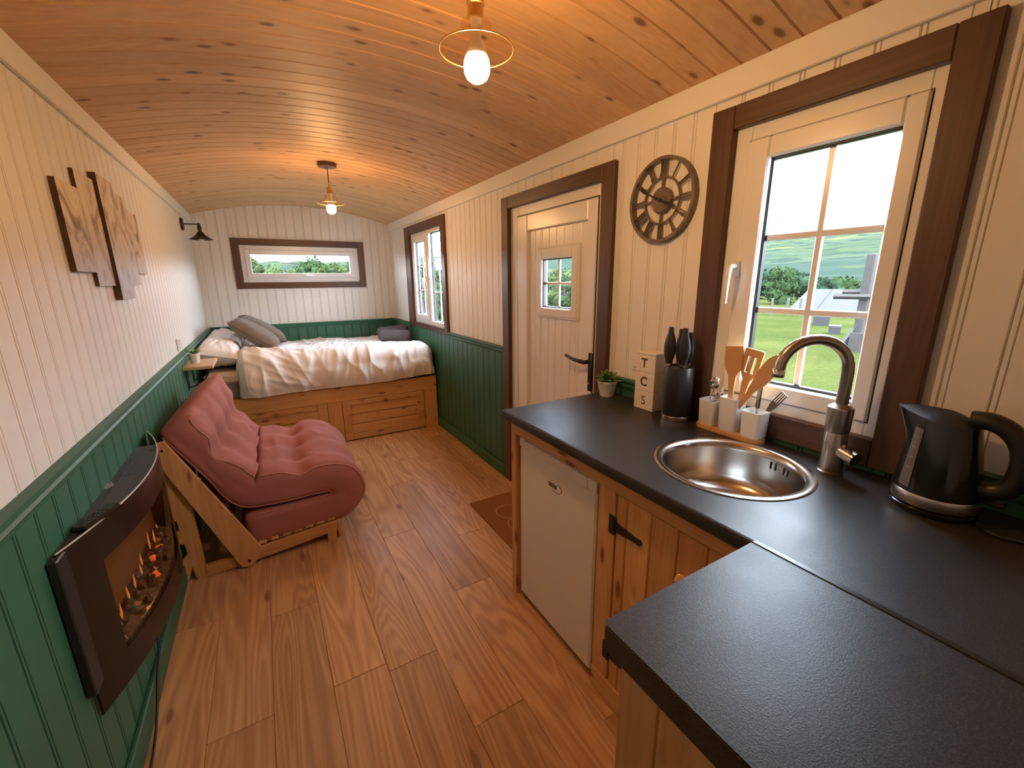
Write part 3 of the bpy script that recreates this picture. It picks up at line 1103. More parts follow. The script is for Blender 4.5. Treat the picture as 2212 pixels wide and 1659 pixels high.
def cup(yc, h, label):
    mb = MB()
    levels = [(.0285, .0), (.0300, .004), (.0335, h), (.0315, h), (.0280, .006), (.0, .006)]
    vs_, fs_ = [], []
    n = 24
    for i, (hh, z) in enumerate(levels):
        q = rsq(max(hh, .0005), min(.010, max(hh, .0005) * .9))
        vs_ += [(xc + a, yc + b, WT + .015 + z) for a, b in q]
    for j in range(len(levels) - 1):
        for i in range(n):
            k = (i + 1) % n
            fs_.append((j * n + i, j * n + k, (j + 1) * n + k, (j + 1) * n + i))
    fs_.append(list(range(n)))
    mb.add(vs_, fs_)
    return single('utensil_cup', mb, m_ceram, label, 'cup', 'white square cups on the bamboo tray', 40)


cup(.906, .092, 'low white square cup holding teaspoons beside knife block')
cup(.828, .118, 'tall white square cup holding wooden spatulas, middle of the bamboo tray')
cup(.746, .090, 'low white square cup holding table knife and fork')


def flat_tool(poly, th, base, tilt, turn=0.0, holes=()):
    """poly in (s,t): s sideways (+ = +y), t up the tool; thickness along x"""
    mt = Matrix.Translation(base) @ Matrix.Rotation(turn, 4, 'Z') @ Matrix.Rotation(-tilt, 4, 'X')
    mb = MB()
    for q in poly: mb.prism(q, 'yz', -th / 2, th / 2, mt)
    return mb


sp1 = [[(-.007, .0), (.007, .0), (.009, .14), (.014, .185), (.030, .215), (.032, .275), (.030, .284), (-.030, .290), (-.032, .275), (-.030, .215), (-.014, .185), (-.009, .14)]]
single('wooden_spatula', flat_tool(sp1, .006, (1.360, .834, WT + .022), math.radians(1.5)), m_beech, 'solid flat wooden spatula standing in the tall white cup', 'spatula', 'wooden utensils in the tall cup')
sp2 = [[(-.007, 0), (.007, 0), (.009, .14), (.013, .180), (.027, .206), (-.027, .206), (-.013, .180), (-.009, .14)],
       [(-.031, .206), (-.015, .206), (-.015, .262), (-.031, .262)], [(-.006, .206), (.006, .206), (.006, .262), (-.006, .262)], [(.015, .206), (.031, .206), (.031, .262), (.015, .262)],
       [(-.031, .262), (.031, .262), (.032, .280), (.030, .286), (-.029, .288), (-.032, .282)]]
single('slotted_spatula', flat_tool(sp2, .006, (1.367, .822, WT + .022), math.radians(-9.5)), m_beech, 'slotted wooden spatula standing in the tall white cup', 'spatula', 'wooden utensils in the tall cup')
sp3 = [[(-.007, 0), (.007, 0), (.009, .15), (.020, .20), (.025, .24), (.023, .275), (.012, .298), (-.006, .302), (-.020, .288), (-.026, .255), (-.023, .21), (-.010, .165)]]
single('wooden_spoon', flat_tool([[(p_, q_ * 1.06) for p_, q_ in sp3[0]]], .007, (1.352, .851, WT + .024), math.radians(-31)), m_beech, 'round-ended wooden spoon leaning towards the tap in the tall white cup', 'spoon', 'wooden utensils in the tall cup')


def teaspoon(base, top, roll, label):
    b_, t_ = Vector(base), Vector(top)
    d = (t_ - b_).normalized()
    mb = MB().tube([b_, b_.lerp(t_, .5), b_.lerp(t_, .78)], [.003, .0022, .002], 8)
    q = d.to_track_quat('Z', 'Y').to_matrix().to_4x4()
    mt = Matrix.Translation(b_.lerp(t_, .88)) @ q @ Matrix.Rotation(roll, 4, 'Z')
    vs_, fs_ = [], []
    n, mrows = 16, 6
    for j in range(mrows):
        k = j / (mrows - 1)
        for i in range(n):
            a = 2 * math.pi * i / n
            vs_.append((.0175 * k * math.cos(a), .007 * (1 - k * k), .024 * k * math.sin(a)))
    for j in range(mrows - 1):
        for i in range(n):
            fs_.append((j * n + i, j * n + (i + 1) % n, (j + 1) * n + (i + 1) % n, (j + 1) * n + i))
    mb.add(vs_, fs_, mt)
    return single('teaspoon', mb, m_chrome, label, 'spoon', 'cutlery in the low cups', 60)


teaspoon((1.364, .912, WT + .025), (1.356, .897, 1.086), math.radians(165), 'steel teaspoon standing highest in the low cup beside knife block')
teaspoon((1.372, .902, WT + .025), (1.366, .872, 1.052), math.radians(200), 'steel teaspoon tilted low behind the tall white cup')
teaspoon((1.352, .905, WT + .025), (1.345, .884, 1.030), math.radians(175), 'steel teaspoon lowest at the front of the low cup')
kn_ = flat_tool([[(-.005, 0), (.005, 0), (.0055, .085), (.010, .10), (.011, .150), (.003, .170), (-.004, .165), (-.0055, .085)]], .002, (1.362, .746, WT + .022), math.radians(-3), math.radians(55))
single('table_knife', kn_, m_chrome, 'steel table knife standing blade up in a white cup', 'knife', 'cutlery in the low cups')
tine = [[(-.005, 0), (.005, 0), (.003, .10), (.011, .135), (.0115, .150), (-.0115, .150), (-.011, .135), (-.003, .10)]]
for c_ in (-.0095, -.0032, .0032, .0095): tine.append([(c_ - .0018, .150), (c_ + .0018, .150), (c_ + .0012, .192), (c_ - .0012, .192)])
single('fork', flat_tool(tine, .002, (1.360, .768, WT + .022), math.radians(-33)), m_chrome, 'steel fork leaning out of the low white cup', 'fork', 'cutlery in the low cups')

# knife block
bx, by = 1.337, 1.036
kbk = thing('knife_block', 'round black knife block with steel foot band', 'knife block', (bx, by, WT))
KB = Matrix.Translation((bx, by, WT))
part('body', MB().lathe([(.052, .018), (.053, .020), (.0535, .205), (.052, .209), (.047, .209), (.046, .200)], 40, KB), m_soft_black, kbk, 40)
part('foot_band', MB().lathe([(.0535, 0), (.054, .002), (.054, .020), (.052, .022)], 40, KB), m_steel, kbk, 40)
part('bristle_insert', MB().lathe([(.0465, .190), (.0465, .203)], 32, KB), m_black, kbk)


def knife(x, y_, top, wide, label):
    k = thing('kitchen_knife', label, 'knife', (x, y_, WT + .2), 'knives in the round block')
    pr_ = [(.0085, .0), (.0125, .018), (.0185, .045), (.0195, .070), (.0155, .095), (.0105, .112), (.0085, .132), (.0075, .135)]
    s_ = (top - (WT + .212)) / .135
    mt = Matrix.Translation((x, y_, WT + .212)) @ Matrix.Diagonal((.62 * wide, wide, s_, 1))
    part('handle', MB().lathe(pr_, 18, mt), m_soft_black, k, 50)
    part('bolster', MB().box(x - .008, x + .008, y_ - .012, y_ + .012, WT + .196, WT + .222, .003), m_chrome, k)
    part('blade', MB().box(x - .001, x + .001, y_ - .008, y_ + .008, WT + .05, WT + .198), m_chrome, k)


knife(1.308, 1.064, 1.255, 1.30, 'black handled kitchen knife beside the T C S boxes, in the round block')
knife(1.350, 1.052, 1.246, .95, 'slim black handled knife standing at the back of the round block')
knife(1.320, 1.010, 1.254, 1.38, 'broad black handled knife standing in the middle of the round block')
knife(1.362, 1.018, 1.235, .95, 'black handled knife in the round block, against the dark window trim')

# T C S boxes
for z0, z1, ch, m_, lab, dy in ((.8985, .976, 'S', m_letter_grey, 'white wooden storage box lettered S, bottom of the stack', -.004),
                                (.9765, 1.057, 'C', m_letter, 'white wooden storage box lettered C, middle of the stack', .0),
                                (1.0575, 1.139, 'T', m_letter, 'white wooden storage box lettered T with a lid, top of the stack', .002)):
    bxo = thing('storage_box', lab, 'box', (1.358, 1.19, z0), 'stacked T C S boxes')
    zt = z1 - .010 if ch == 'T' else z1 - .0005
    part('body', MB().box(1.322, 1.394, 1.139, 1.240, z0, zt, .0015), m_whitewood, bxo)
    if ch == 'T': part('lid', MB().box(1.3205, 1.3955, 1.1375, 1.2415, zt + .001, z1, .002), m_whitewood, bxo)
    l_ = link('letter', text_mesh(ch, .052, .0004, .0012 if ch != 'S' else .0004), m_, bxo)
    l_.matrix_basis = Matrix.Translation((1.3217, 1.193 + dy, (z0 + zt) / 2)) @ Matrix(((0, 0, -1, 0), (-1, 0, 0, 0), (0, 1, 0, 0), (0, 0, 0, 1)))


def leaf_blade(mb, base, d, up, length, width, thick=.002):
    base, d, up = Vector(base), Vector(d).normalized(), Vector(up)
    side = d.cross(up).normalized()
    nrm = side.cross(d).normalized()
    vs_, fs_ = [], []
    n = 6
    for i in range(n + 1):
        t = i / n
        w = width * math.sin(math.pi * (t * .86 + .10)) ** .8
        c_ = base + d * length * t + nrm * (.18 * length * (t - t * t) * 2)
        vs_ += [c_ - side * w, c_ + nrm * thick, c_ + side * w, c_ - nrm * thick]
    for i in range(n):
        for k in range(4):
            j = (k + 1) % 4
            fs_.append((4 * i + k, 4 * i + j, 4 * i + 4 + j, 4 * i + 4 + k))
    fs_ += [(0, 1, 2, 3), (4 * n, 4 * n + 1, 4 * n + 2, 4 * n + 3)]
    mb.add(vs_, fs_)


def pot_plant(name, label, c_, r0, r1, h, kind, seed):
    p = thing(name, label, 'plant', c_)
    T2 = Matrix.Translation(c_)
    part('pot', MB().lathe([(r0, 0), (r0 + .001, .002), (r1, h * .86), (r1 + .0015, h * .88), (r1 + .0015, h), (r1 - .003, h), (r1 - .004, h * .85), (.001, h * .84)], 36, T2, True, True), m_ceram, p, 40)
    part('soil', MB().lathe([(r1 - .004, h * .80), (r1 - .004, h * .90), (.001, h * .93)], 24, T2), m_soil, p, 60)
    g_ = random.Random(seed)
    top = Vector(c_) + Vector((0, 0, h * .9))
    if kind == 'succulent':
        for ring_, (cnt, el, ln, wd) in enumerate(((9, 12, .052, .017), (8, 35, .050, .016), (7, 58, .046, .014), (4, 78, .040, .011))):
            for i in range(cnt):
                a = 2 * math.pi * (i + .5 * ring_) / cnt + g_.uniform(-.15, .15)
                e_ = math.radians(el + g_.uniform(-8, 8))
                d = Vector((math.cos(a) * math.cos(e_), math.sin(a) * math.cos(e_), math.sin(e_)))
                mb = MB()
                leaf_blade(mb, top + d * .008, d, (0, 0, 1) if el < 70 else (1, 0, 0), ln * g_.uniform(.85, 1.15), wd, .004)
                part('leaf', mb, m_leaf, p, 60)
    else:
        for i in range(16):
            a = 2 * math.pi * i / 16 + g_.uniform(-.2, .2)
            e_ = math.radians(g_.uniform(15, 75))
            d = Vector((math.cos(a) * math.cos(e_), math.sin(a) * math.cos(e_), math.sin(e_)))
            mb = MB()
            leaf_blade(mb, top, d, (0, 0, 1), g_.uniform(.045, .065), .007, .002)
            part('leaf', mb, m_leaf2, p, 60)
    return p


pot_plant('potted_succulent', 'green succulent in white tapered pot on the worktop end', (1.345, 1.432, WT), .030, .044, .074, 'succulent', 3)

# ------------------------------------------------------------------ wall clock
ck = thing('wall_clock', 'round openwork metal clock with Roman numerals between door and window', 'clock', (XR, 1.243, 1.57))
CY, CZ = 1.243, 1.729


def ck_pt(rad, th, d):
    """th clockwise from 12, d = distance off the wall"""
    return (XR - d, CY - rad * math.sin(th), CZ + rad * math.cos(th))


def ck_ring(r0, r1, d0, d1, n=64):
    mb = MB()
    vs_, fs_ = [], []
    for i in range(n):
        th = 2 * math.pi * i / n
        for rad, d in ((r0, d0), (r1, d0), (r1, d1), (r0, d1)): vs_.append(ck_pt(rad, th, d))
    for i in range(n):
        j = (i + 1) % n
        for k in range(4):
            l = (k + 1) % 4
            fs_.append((4 * i + k, 4 * i + l, 4 * j + l, 4 * j + k))
    return mb.add(vs_, fs_)


def ck_bar(a, b, w, d0, d1):
    """bar between two (right, up) points of the dial"""
    a, b = Vector((a[0], a[1])), Vector((b[0], b[1]))
    t = (b - a).normalized()
    s_ = Vector((-t.y, t.x)) * w / 2
    q = [a + s_, a - s_, b - s_, b + s_]
    return MB().prism([(CY - p.x, CZ + p.y) for p in q], 'yz', XR - d1, XR - d0)


part('outer_rim', ck_ring(.146, .158, .0, .028), m_pewter, ck, 40)
part('inner_ring', ck_ring(.082, .088, .010, .018), m_pewter, ck, 40)
part('hub', MB().lathe([(.046, 0), (.048, .003), (.048, .020), (.044, .024), (.001, .024)], 40, Matrix.Translation((XR, CY, CZ)) @ Matrix.Rotation(-math.pi / 2, 4, 'Y')), m_pewter, ck, 40)
for th in (0, 90, 180, 270):
    a = math.radians(th)
    part('spoke', ck_bar((.046 * math.sin(a), .046 * math.cos(a)), (.084 * math.sin(a), .084 * math.cos(a)), .008, .010, .018), m_pewter, ck)
NUM = {1: 'I', 2: 'II', 3: 'III', 4: 'IV', 5: 'V', 6: 'VI', 7: 'VII', 8: 'VIII', 9: 'IX', 10: 'X', 11: 'XI', 12: 'XII'}
for hr, s_ in NUM.items():
    a = math.radians(30 * hr)
    rd, tg = Vector((math.sin(a), math.cos(a))), Vector((math.cos(a), -math.sin(a)))
    wid = {'I': .009, 'V': .015, 'X': .016}
    tot = sum(wid[c_] for c_ in s_)
    x = -tot / 2
    numeral = None
    mb = MB()
    for c_ in s_:
        w = wid[c_]
        m_ = x + w / 2
        R0, R1 = .086, .148
        if c_ == 'I': segs = [((m_, R0), (m_, R1))]
        elif c_ == 'V': segs = [((m_, R0), (m_ - w * .36, R1)), ((m_, R0), (m_ + w * .36, R1))]
        else: segs = [((m_ - w * .36, R0), (m_ + w * .36, R1)), ((m_ + w * .36, R0), (m_ - w * .36, R1))]
        for (t0, r0), (t1, r1) in segs:
            bar = ck_bar(tg * t0 + rd * r0, tg * t1 + rd * r1, .0040, .010, .018)
            mb.add(bar.v, bar.f)
        x += w
    part('numeral', mb, m_pewter, ck)
for th, ln, tail, w, nm in ((298, .128, .04, .006, 'minute_hand'), (113, .080, .03, .008, 'hour_hand')):
    a = math.radians(th)
    rd, tg = Vector((math.sin(a), math.cos(a))), Vector((math.cos(a), -math.sin(a)))
    q = [rd * -tail + tg * w * .6, rd * -tail - tg * w * .6, rd * ln * .55 - tg * w * .35, rd * ln * .70 - tg * w * 1.3, rd * ln, rd * ln * .70 + tg * w * 1.3, rd * ln * .55 + tg * w * .35]
    d0 = .026 if nm == 'hour_hand' else .030
    part(nm, MB().prism([(CY - p.x, CZ + p.y) for p in q], 'yz', XR - d0 - .002, XR - d0), m_black, ck)
part('hand_pin', MB().lathe([(.007, .024), (.007, .034), (.001, .036)], 16, Matrix.Translation((XR, CY, CZ)) @ Matrix.Rotation(-math.pi / 2, 4, 'Y')), m_black, ck, 40)

# ------------------------------------------------------------------ plank picture on the left wall
m_art, nt, b = new_mat('printed_plank_art')
N, L = nt.nodes, nt.links
tc = N.new('ShaderNodeTexCoord')
sx = N.new('ShaderNodeSeparateXYZ'); L.new(tc.outputs['Object'], sx.inputs[0])
mp = N.new('ShaderNodeMapping'); mp.inputs['Scale'].default_value = (1, 4.2, 2.6); mp.inputs['Rotation'].default_value = (.35, 0, 0)
L.new(tc.outputs['Object'], mp.inputs['Vector'])
nz = N.new('ShaderNodeTexNoise'); nz.inputs['Scale'].default_value = 1.6; nz.inputs['Detail'].default_value = 5; nz.inputs['Distortion'].default_value = 2.2
L.new(mp.outputs['Vector'], nz.inputs['Vector'])
rp = N.new('ShaderNodeValToRGB')
for pos, c_ in ((.28, (.13, .07, .045)), (.38, (.40, .27, .18)), (.48, (.66, .52, .38)), (.62, (.74, .63, .49)), (.74, (.34, .32, .31))):
    if pos == .28: e = rp.color_ramp.elements[0]; e.position = pos
    elif pos == .74: e = rp.color_ramp.elements[-1]; e.position = pos
    else: e = rp.color_ramp.elements.new(pos)
    e.color = col4(c_)
L.new(nz.outputs['Fac'], rp.inputs['Fac'])
mr = N.new('ShaderNodeMapRange')
mr.inputs['From Min'].default_value = 1.66; mr.inputs['From Max'].default_value = 1.42
L.new(sx.outputs['Z'], mr.inputs['Value'])
mx = N.new('ShaderNodeMix'); mx.data_type = 'RGBA'
mm = N.new('ShaderNodeMath'); mm.operation = 'MULTIPLY'; mm.inputs[1].default_value = .55
L.new(mr.outputs['Result'], mm.inputs[0]); L.new(mm.outputs[0], mx.inputs['Factor'])
L.new(rp.outputs['Color'], mx.inputs[6]); mx.inputs[7].default_value = (.30, .29, .30, 1)
L.new(mx.outputs[2], b.inputs['Base Color'])
b.inputs['Roughness'].default_value = .55
m_artedge = mat('dark_plank_edge', (.085, .045, .028), .6, var=.3, vscale=20)
pic = thing('plank_picture', 'five staggered printed wooden planks hung as one wall picture', 'picture', (XL, 2.45, 1.37))
PT = [(1.470, 1.752, .016), (1.422, 1.820, .012), (1.366, 1.850, .024), (1.424, 1.822, .014), (1.478, 1.772, .012)]
for i, (z0, z1, t) in enumerate(PT):
    y0_ = 1.922 + i * .212
    pl = part('picture_plank', MB().box(XL + .0005, XL + t, y0_, y0_ + .208, z0, z1), m_artedge, pic)
    part('print', MB().box(XL + t - .0004, XL + t + .0006, y0_ + .0006, y0_ + .2074, z0 + .0006, z1 - .0006), m_art, pl)

# ------------------------------------------------------------------ wall shelf, its plant and the bedside lamp
sh = thing('wall_shelf', 'small pale wooden wall shelf on black wire brackets by the bed', 'shelf', (XL, 3.58, .75))
part('board', MB().box(XL + .014, -.340, 3.402, 3.762, .873, .893, .002), m_shelfwood, sh)
for yy in (3.438, 3.700):
    w_ = MB()
    w_.tube([(XL + .024, yy, .872), (XL + .024, yy, .735)], .004, 8)
    w_.tube([(XL + .024, yy + .05, .872), (XL + .024, yy + .05, .745)], .003, 8)
    w_.tube(smooth_path([(-.372, yy, .872), (-.374, yy, .840), (-.40, yy, .800), (-.44, yy, .770), (XL + .024, yy, .752)], 5), .004, 8)
    w_.tube([(XL + .024, yy, .80), (XL + .024, yy + .05, .80)], .003, 8)
    w_.tube([(XL + .024, yy, .745), (XL + .024, yy + .05, .745)], .003, 8)
    part('bracket', w_, m_black, sh, 40)
pot_plant('potted_spiky_plant', 'spiky green plant in small white pot on the wall shelf', (-.452, 3.585, .893), .024, .032, .068, 'spiky', 9)

lp = thing('wall_lamp', 'dark bronze wall lamp with cone shade and arm over the bed head', 'lamp', (XL, 4.75, 1.87))
part('backplate', MB().lathe([(.052, 0), (.052, .010), (.046, .020), (.001, .022)], 32, Matrix.Translation((XL, 4.75, 1.924)) @ Matrix.Rotation(math.pi / 2, 4, 'Y')), m_bronze, lp, 40)
part('arm', MB().tube([(XL + .018, 4.75, 1.926), (-.400, 4.75, 1.928)], .0055, 10), m_bronze, lp, 40)
part('joint', MB().ico((-.392, 4.75, 1.926), .013, 2), m_bronze, lp, 60)
LT = Matrix.Translation((-.392, 4.75, 1.80))
part('socket_cap', MB().lathe([(.008, .120), (.018, .104), (.018, .092), (.014, .090), (.014, .066), (.019, .064), (.030, .052), (.030, .046)], 28, LT), m_bronze, lp, 40)
part('shade', MB().lathe([(.030, .050), (.034, .040), (.060, .020), (.089, .002), (.089, 0), (.058, .016), (.030, .036), (.026, .046)], 40, LT, False, False), m_bronze, lp, 40)
part('bulb', MB().lathe([(.008, .050), (.012, .030), (.020, .010), (.021, .0), (.014, -.012), (.001, -.016)], 20, LT), mat('unlit_bulb', (.75, .72, .66), .2), lp, 60)


# ------------------------------------------------------------------ pendants (lit)
def pendant(x, y_, label, yaw=0.0):
    zc = arc_z(x)
    p = thing('pendant_lamp', label, 'lamp', (x, y_, zc), 'lit pendant lamps')
    T3 = Matrix.Translation((x, y_, 0))
    part('ceiling_rose', MB().lathe([(.062, zc + .004), (.062, zc - .022), (.058, zc - .027), (.001, zc - .028)], 40, T3), m_rose, p, 40)
    part('cord', MB().tube([(x, y_, zc - .026), (x, y_, 2.075)], .0035, 8), m_rose, p, 40)
    part('finial', MB().lathe([(.004, 2.098), (.007, 2.092), (.0075, 2.076), (.005, 2.072), (.008, 2.066)], 16, T3), m_brass, p, 40)
    cp = part('cap', MB().lathe([(.004, 2.070), (.021, 2.068), (.0215, 2.058), (.018, 2.056), (.018, 2.030), (.0, 2.030)], 28, T3, False), m_brass, p, 40)
    part('shade', MB().lathe([(.0195, 2.062), (.0200, 2.030), (.024, 2.024), (.036, 2.020), (.037, 2.002), (.042, 1.998), (.062, 1.985), (.089, 1.966)], 48, T3, False, False), m_shade, p, 40)
    rim = MB()
    rim.tube([(x + .089 * math.cos(2 * math.pi * i / 48), y_ + .089 * math.sin(2 * math.pi * i / 48), 1.966) for i in range(49)], .0016, 6, False)
    part('shade_rim', rim, m_brass, p, 60)
    part('bulb', MB().lathe([(.026, 1.953), (.030, 1.944), (.0315, 1.932), (.030, 1.918), (.0245, 1.907), (.015, 1.900), (.006, 1.897), (.001, 1.8965)], 28, T3), m_bulb, p, 60)
    part('bulb_base', MB().lathe([(.013, 2.030), (.013, 1.990), (.019, 1.980), (.0255, 1.954)], 24, T3), m_upvc, p, 40)
    return p


pendant(.508, 3.40, 'lit pendant lamp with conical glass shade hanging near the bed')
pendant(.522, 1.055, 'lit pendant lamp with conical glass shade hanging between kitchen and fireplace')

# ------------------------------------------------------------------ doormat
dm = thing('doormat', 'brown coir doormat with pale heart outline before the door', 'mat', (1.2, 2.0, 0))
part('mat', MB().box(1.005, 1.385, 1.705, 2.305, 0.0, .013, .004), m_mat, dm)
hpts = []
for i in range(41):
    t = 2 * math.pi * i / 40
    hx = 16 * math.sin(t) ** 3
    hy = 13 * math.cos(t) - 5 * math.cos(2 * t) - 2 * math.cos(3 * t) - math.cos(4 * t)
    hpts.append((1.205 - hy * .0092, 2.005 + hx * .0098, .0135))
part('heart_outline', MB().tube(hpts, .0042, 6, False), m_matprint, dm, 60, 'pale heart outline')

# ------------------------------------------------------------------ bed
YBF = 3.91
BX0, BX1 = XL + .030, XR - .030
bed = thing('bed_base', 'built-in pine bed base with two panelled drawers across the far end', 'bed', (.45, 4.6, 0))
part('top_rail', MB().box(BX0, BX1, YBF, YBF + .024, .386, .518, .003), m_pine_x, bed)
part('platform', MB().box(BX0, BX1, YBF + .024, YB - .032, .490, .517), m_pine_x, bed)
for a0, a1 in ((BX0, -.380), (.381, .500), (1.265, BX1)):
    part('stile', MB().box(a0, a1, YBF + .001, YBF + .024, 0, .386, .002), m_pine_z, bed)


def drawer(x0, x1, i0, i1, kx_):
    d = part('drawer', ring_xz(x0 + .003, x1 - .003, .010, .383, i0, i1, .060, .338), m_pine_x, bed)
    n = 3
    for k in range(n):
        z0 = .058 + (.340 - .058) * k / n
        z1 = .058 + (.340 - .058) * (k + 1) / n
        pr_ = [(YBF + .023, z0 + .0005), (YBF + .018, z0 + .0005), (YBF + .007, z0 + .0065), (YBF + .007, z1 - .0065), (YBF + .018, z1 - .0005), (YBF + .023, z1 - .0005)]
        part('drawer_slat', MB().prism(pr_, 'yz', i0 - .003, i1 + .003), m_pine_x, d)
    mt = Matrix.Translation((kx_, YBF - .004, .352)) @ Matrix.Rotation(math.pi / 2, 4, 'X')
    part('knob', MB().lathe([(.010, 0), (.010, .008), (.017, .013), (.020, .020), (.017, .027), (.001, .030)], 20, mt), wood('knob_pine', (.40, .17, .05), (.30, .12, .035), 1, None), d, 40)


def ring_xz(x0, x1, z0, z1, i0, i1, j0, j1):
    mb = MB()
    for a0, a1, b0, b1 in ((x0, i0, z0, z1), (i1, x1, z0, z1), (i0, i1, z0, j0), (i0, i1, j1, z1)):
        mb.box(a0, a1, YBF - .004, YBF + .018, b0, b1, .003)
    return mb


drawer(.500, 1.265, .573, 1.188, .884)
drawer(-.380, .381, -.300, .304, -.018)

mt_ = thing('mattress', 'cream mattress with grey side border on the pine bed base', 'mattress', (.45, 4.6, .518))
part('border', MB().box(BX0 + .02, BX1 - .004, YBF + .035, YB - .04, .518, .640, .015), m_divan, mt_)
part('top_layer', MB().box(BX0 + .018, BX1 - .003, YBF + .030, YB - .038, .636, .742, .030), m_sheet, mt_)


def fbm(p, o=3):
    s_, a = 0, 1
    for _ in range(o):
        s_ += a * noise.noise(p)
        p = p * 2.03
        a *= .5
    return s_


def ridge(p):
    return (1 - abs(noise.noise(p))) ** 5


def duvet_fn(u, v):
    x = -.250 + u * 1.635
    flat, rad, drop = 1.325, .115, .25
    tot = flat + rad * 1.571 + drop
    s_ = v * tot
    fx = max(0, min(1, (x + .27) / .5))
    top = .806 + .075 * (1 - fx) + .012 * math.sin(2.1 * x + .5)
    y0_ = 5.330
    y1_ = y0_ - flat
    if s_ < flat:
        y_ = y0_ - s_
        k = s_ / flat
        z = top - .030 + .060 * k ** 2
        nrm = Vector((0, 0, 1))
    elif s_ < flat + rad * 1.571:
        a = (s_ - flat) / rad
        y_ = y1_ - rad * math.sin(a)
        z = top + .030 - rad * (1 - math.cos(a))
        nrm = Vector((0, -math.sin(a), math.cos(a)))
    else:
        k = s_ - flat - rad * 1.571
        y_ = y1_ - rad + .02 * math.sin(k / drop * 3.14) * -1
        zb = top + .030 - rad
        z = zb - k * (zb - .528 - .05 * max(0, x - .9)) / drop
        nrm = Vector((0, -1, 0))
    P = Vector((x, y_, z))
    # puffiness, long soft wrinkles, sharp small creases
    q = Vector((x * 2.2, y_ * 2.4, z * 2.0 + 3))
    d = .022 * fbm(q, 3)
    w1_ = ridge(Vector((x * 5.5 + .9 * y_, y_ * 2.0 - x * 1.4, z * 3.0)))
    w2_ = ridge(Vector((x * 11 - 2.5 * y_, y_ * 3.5 + x * 2.0, z * 2.0 + 9)))
    d += .018 * w1_ + .010 * w2_
    if s_ > flat * .86:
        k = min(1, (s_ - flat * .86) / .12)
        folds = ridge(Vector((x * 9.5 + .55 * (s_ - flat) * (4 if x > .35 else -7), .35 * s_, 2.7)))
        d += k * .016 * folds * (.35 + .65 * max(0, min(1, (x - .1) / .6)))
        if x < .35: d += k * .012 * ridge(Vector((x * 2.0, (s_ - .5 * x) * 13, 7)))
    P += nrm * d
    # rounded ends left and right
    for e_, sgn in ((x + .250, -1), (1.385 - x, 1)):
        if e_ < .09:
            t = 1 - e_ / .09
            P.z -= (1 - math.sqrt(max(0, 1 - t * t))) * max(0, P.z - (.745 if y_ > YBF else .53)) * .92
            if y_ < 3.99: P.y += (1 - math.sqrt(max(0, 1 - t * t))) * .07
    return tuple(P)


dv = MB().grid(duvet_fn, 190, 130)
single('duvet', dv, m_linen, 'rumpled white duvet spread over the bed and hanging over its front', 'duvet', smooth=180)


def pillow_mb(w, l, t, seed=0, wr=.006, corner=.06):
    """pillow in local coords: w along x, l along y, thickness t along z"""
    mb = MB()
    n = 34
    for sg in (1, -1):
        def fn(u, v, sg=sg):
            a, b_ = 2 * u - 1, 2 * v - 1
            prof_ = max(0, (1 - abs(a) ** 3.2)) ** .55 * max(0, (1 - abs(b_) ** 3.2)) ** .55
            pin = 1 - corner * ((1 - a * a) * b_ * b_ * 0 + (1 - abs(a * b_)) * 0)
            px = a * w / 2 * (1 - corner * (1 - a * a) * 0 - corner * .7 * (1 - abs(b_)) * abs(a) ** 6 * -0)
            py = b_ * l / 2
            px *= 1 - corner * .8 * (1 - abs(b_) ** 2.5) * abs(a) ** 8
            py *= 1 - corner * .8 * (1 - abs(a) ** 2.5) * abs(b_) ** 8
            z = sg * t / 2 * prof_
            z += sg * prof_ * wr * (fbm(Vector((a * 2.2 + seed, b_ * 2.2, sg + seed)), 3) + 1.2 * ridge(Vector((a * 2.6 + seed, b_ * 1.7, seed * 2.0 + sg))))
            return (px, py, z)
        mb.grid(fn, n, n)
    return mb


def place(o, loc, rot):
    o.matrix_world = Matrix.Translation(loc) @ Matrix.Rotation(rot[2], 4, 'Z') @ Matrix.Rotation(rot[1], 4, 'Y') @ Matrix.Rotation(rot[0], 4, 'X')
    return o


R = math.radians
pw = single('pillow', pillow_mb(.29, .66, .19, 1, .012), m_linen, 'white pillow at the bed head beside the wall shelf', 'pillow', 'white bed pillows', 180)
place(pw, (-.358, 4.275, .872), (0, R(14), 0))
pw = single('pillow', pillow_mb(.29, .64, .19, 5, .012), m_linen, 'white pillow in the far corner of the bed against the green wall', 'pillow', 'white bed pillows', 180)
place(pw, (-.356, 4.975, .878), (0, R(16), 0))
cs = single('cushion', pillow_mb(.43, .42, .135, 2, .006, .09), m_taupe, 'taupe square cushion leaning on the pillow, on top of the duvet', 'cushion', 'taupe cushions on the bed', 180)
place(cs, (-.085, 4.41, .985), (0, R(36), R(-5)))
cs = single('cushion', pillow_mb(.45, .42, .135, 7, .006, .09), m_taupe, 'taupe square cushion behind the other cushion, towards the letterbox window', 'cushion', 'taupe cushions on the bed', 180)
place(cs, (-.035, 4.84, .985), (0, R(33), R(3)))


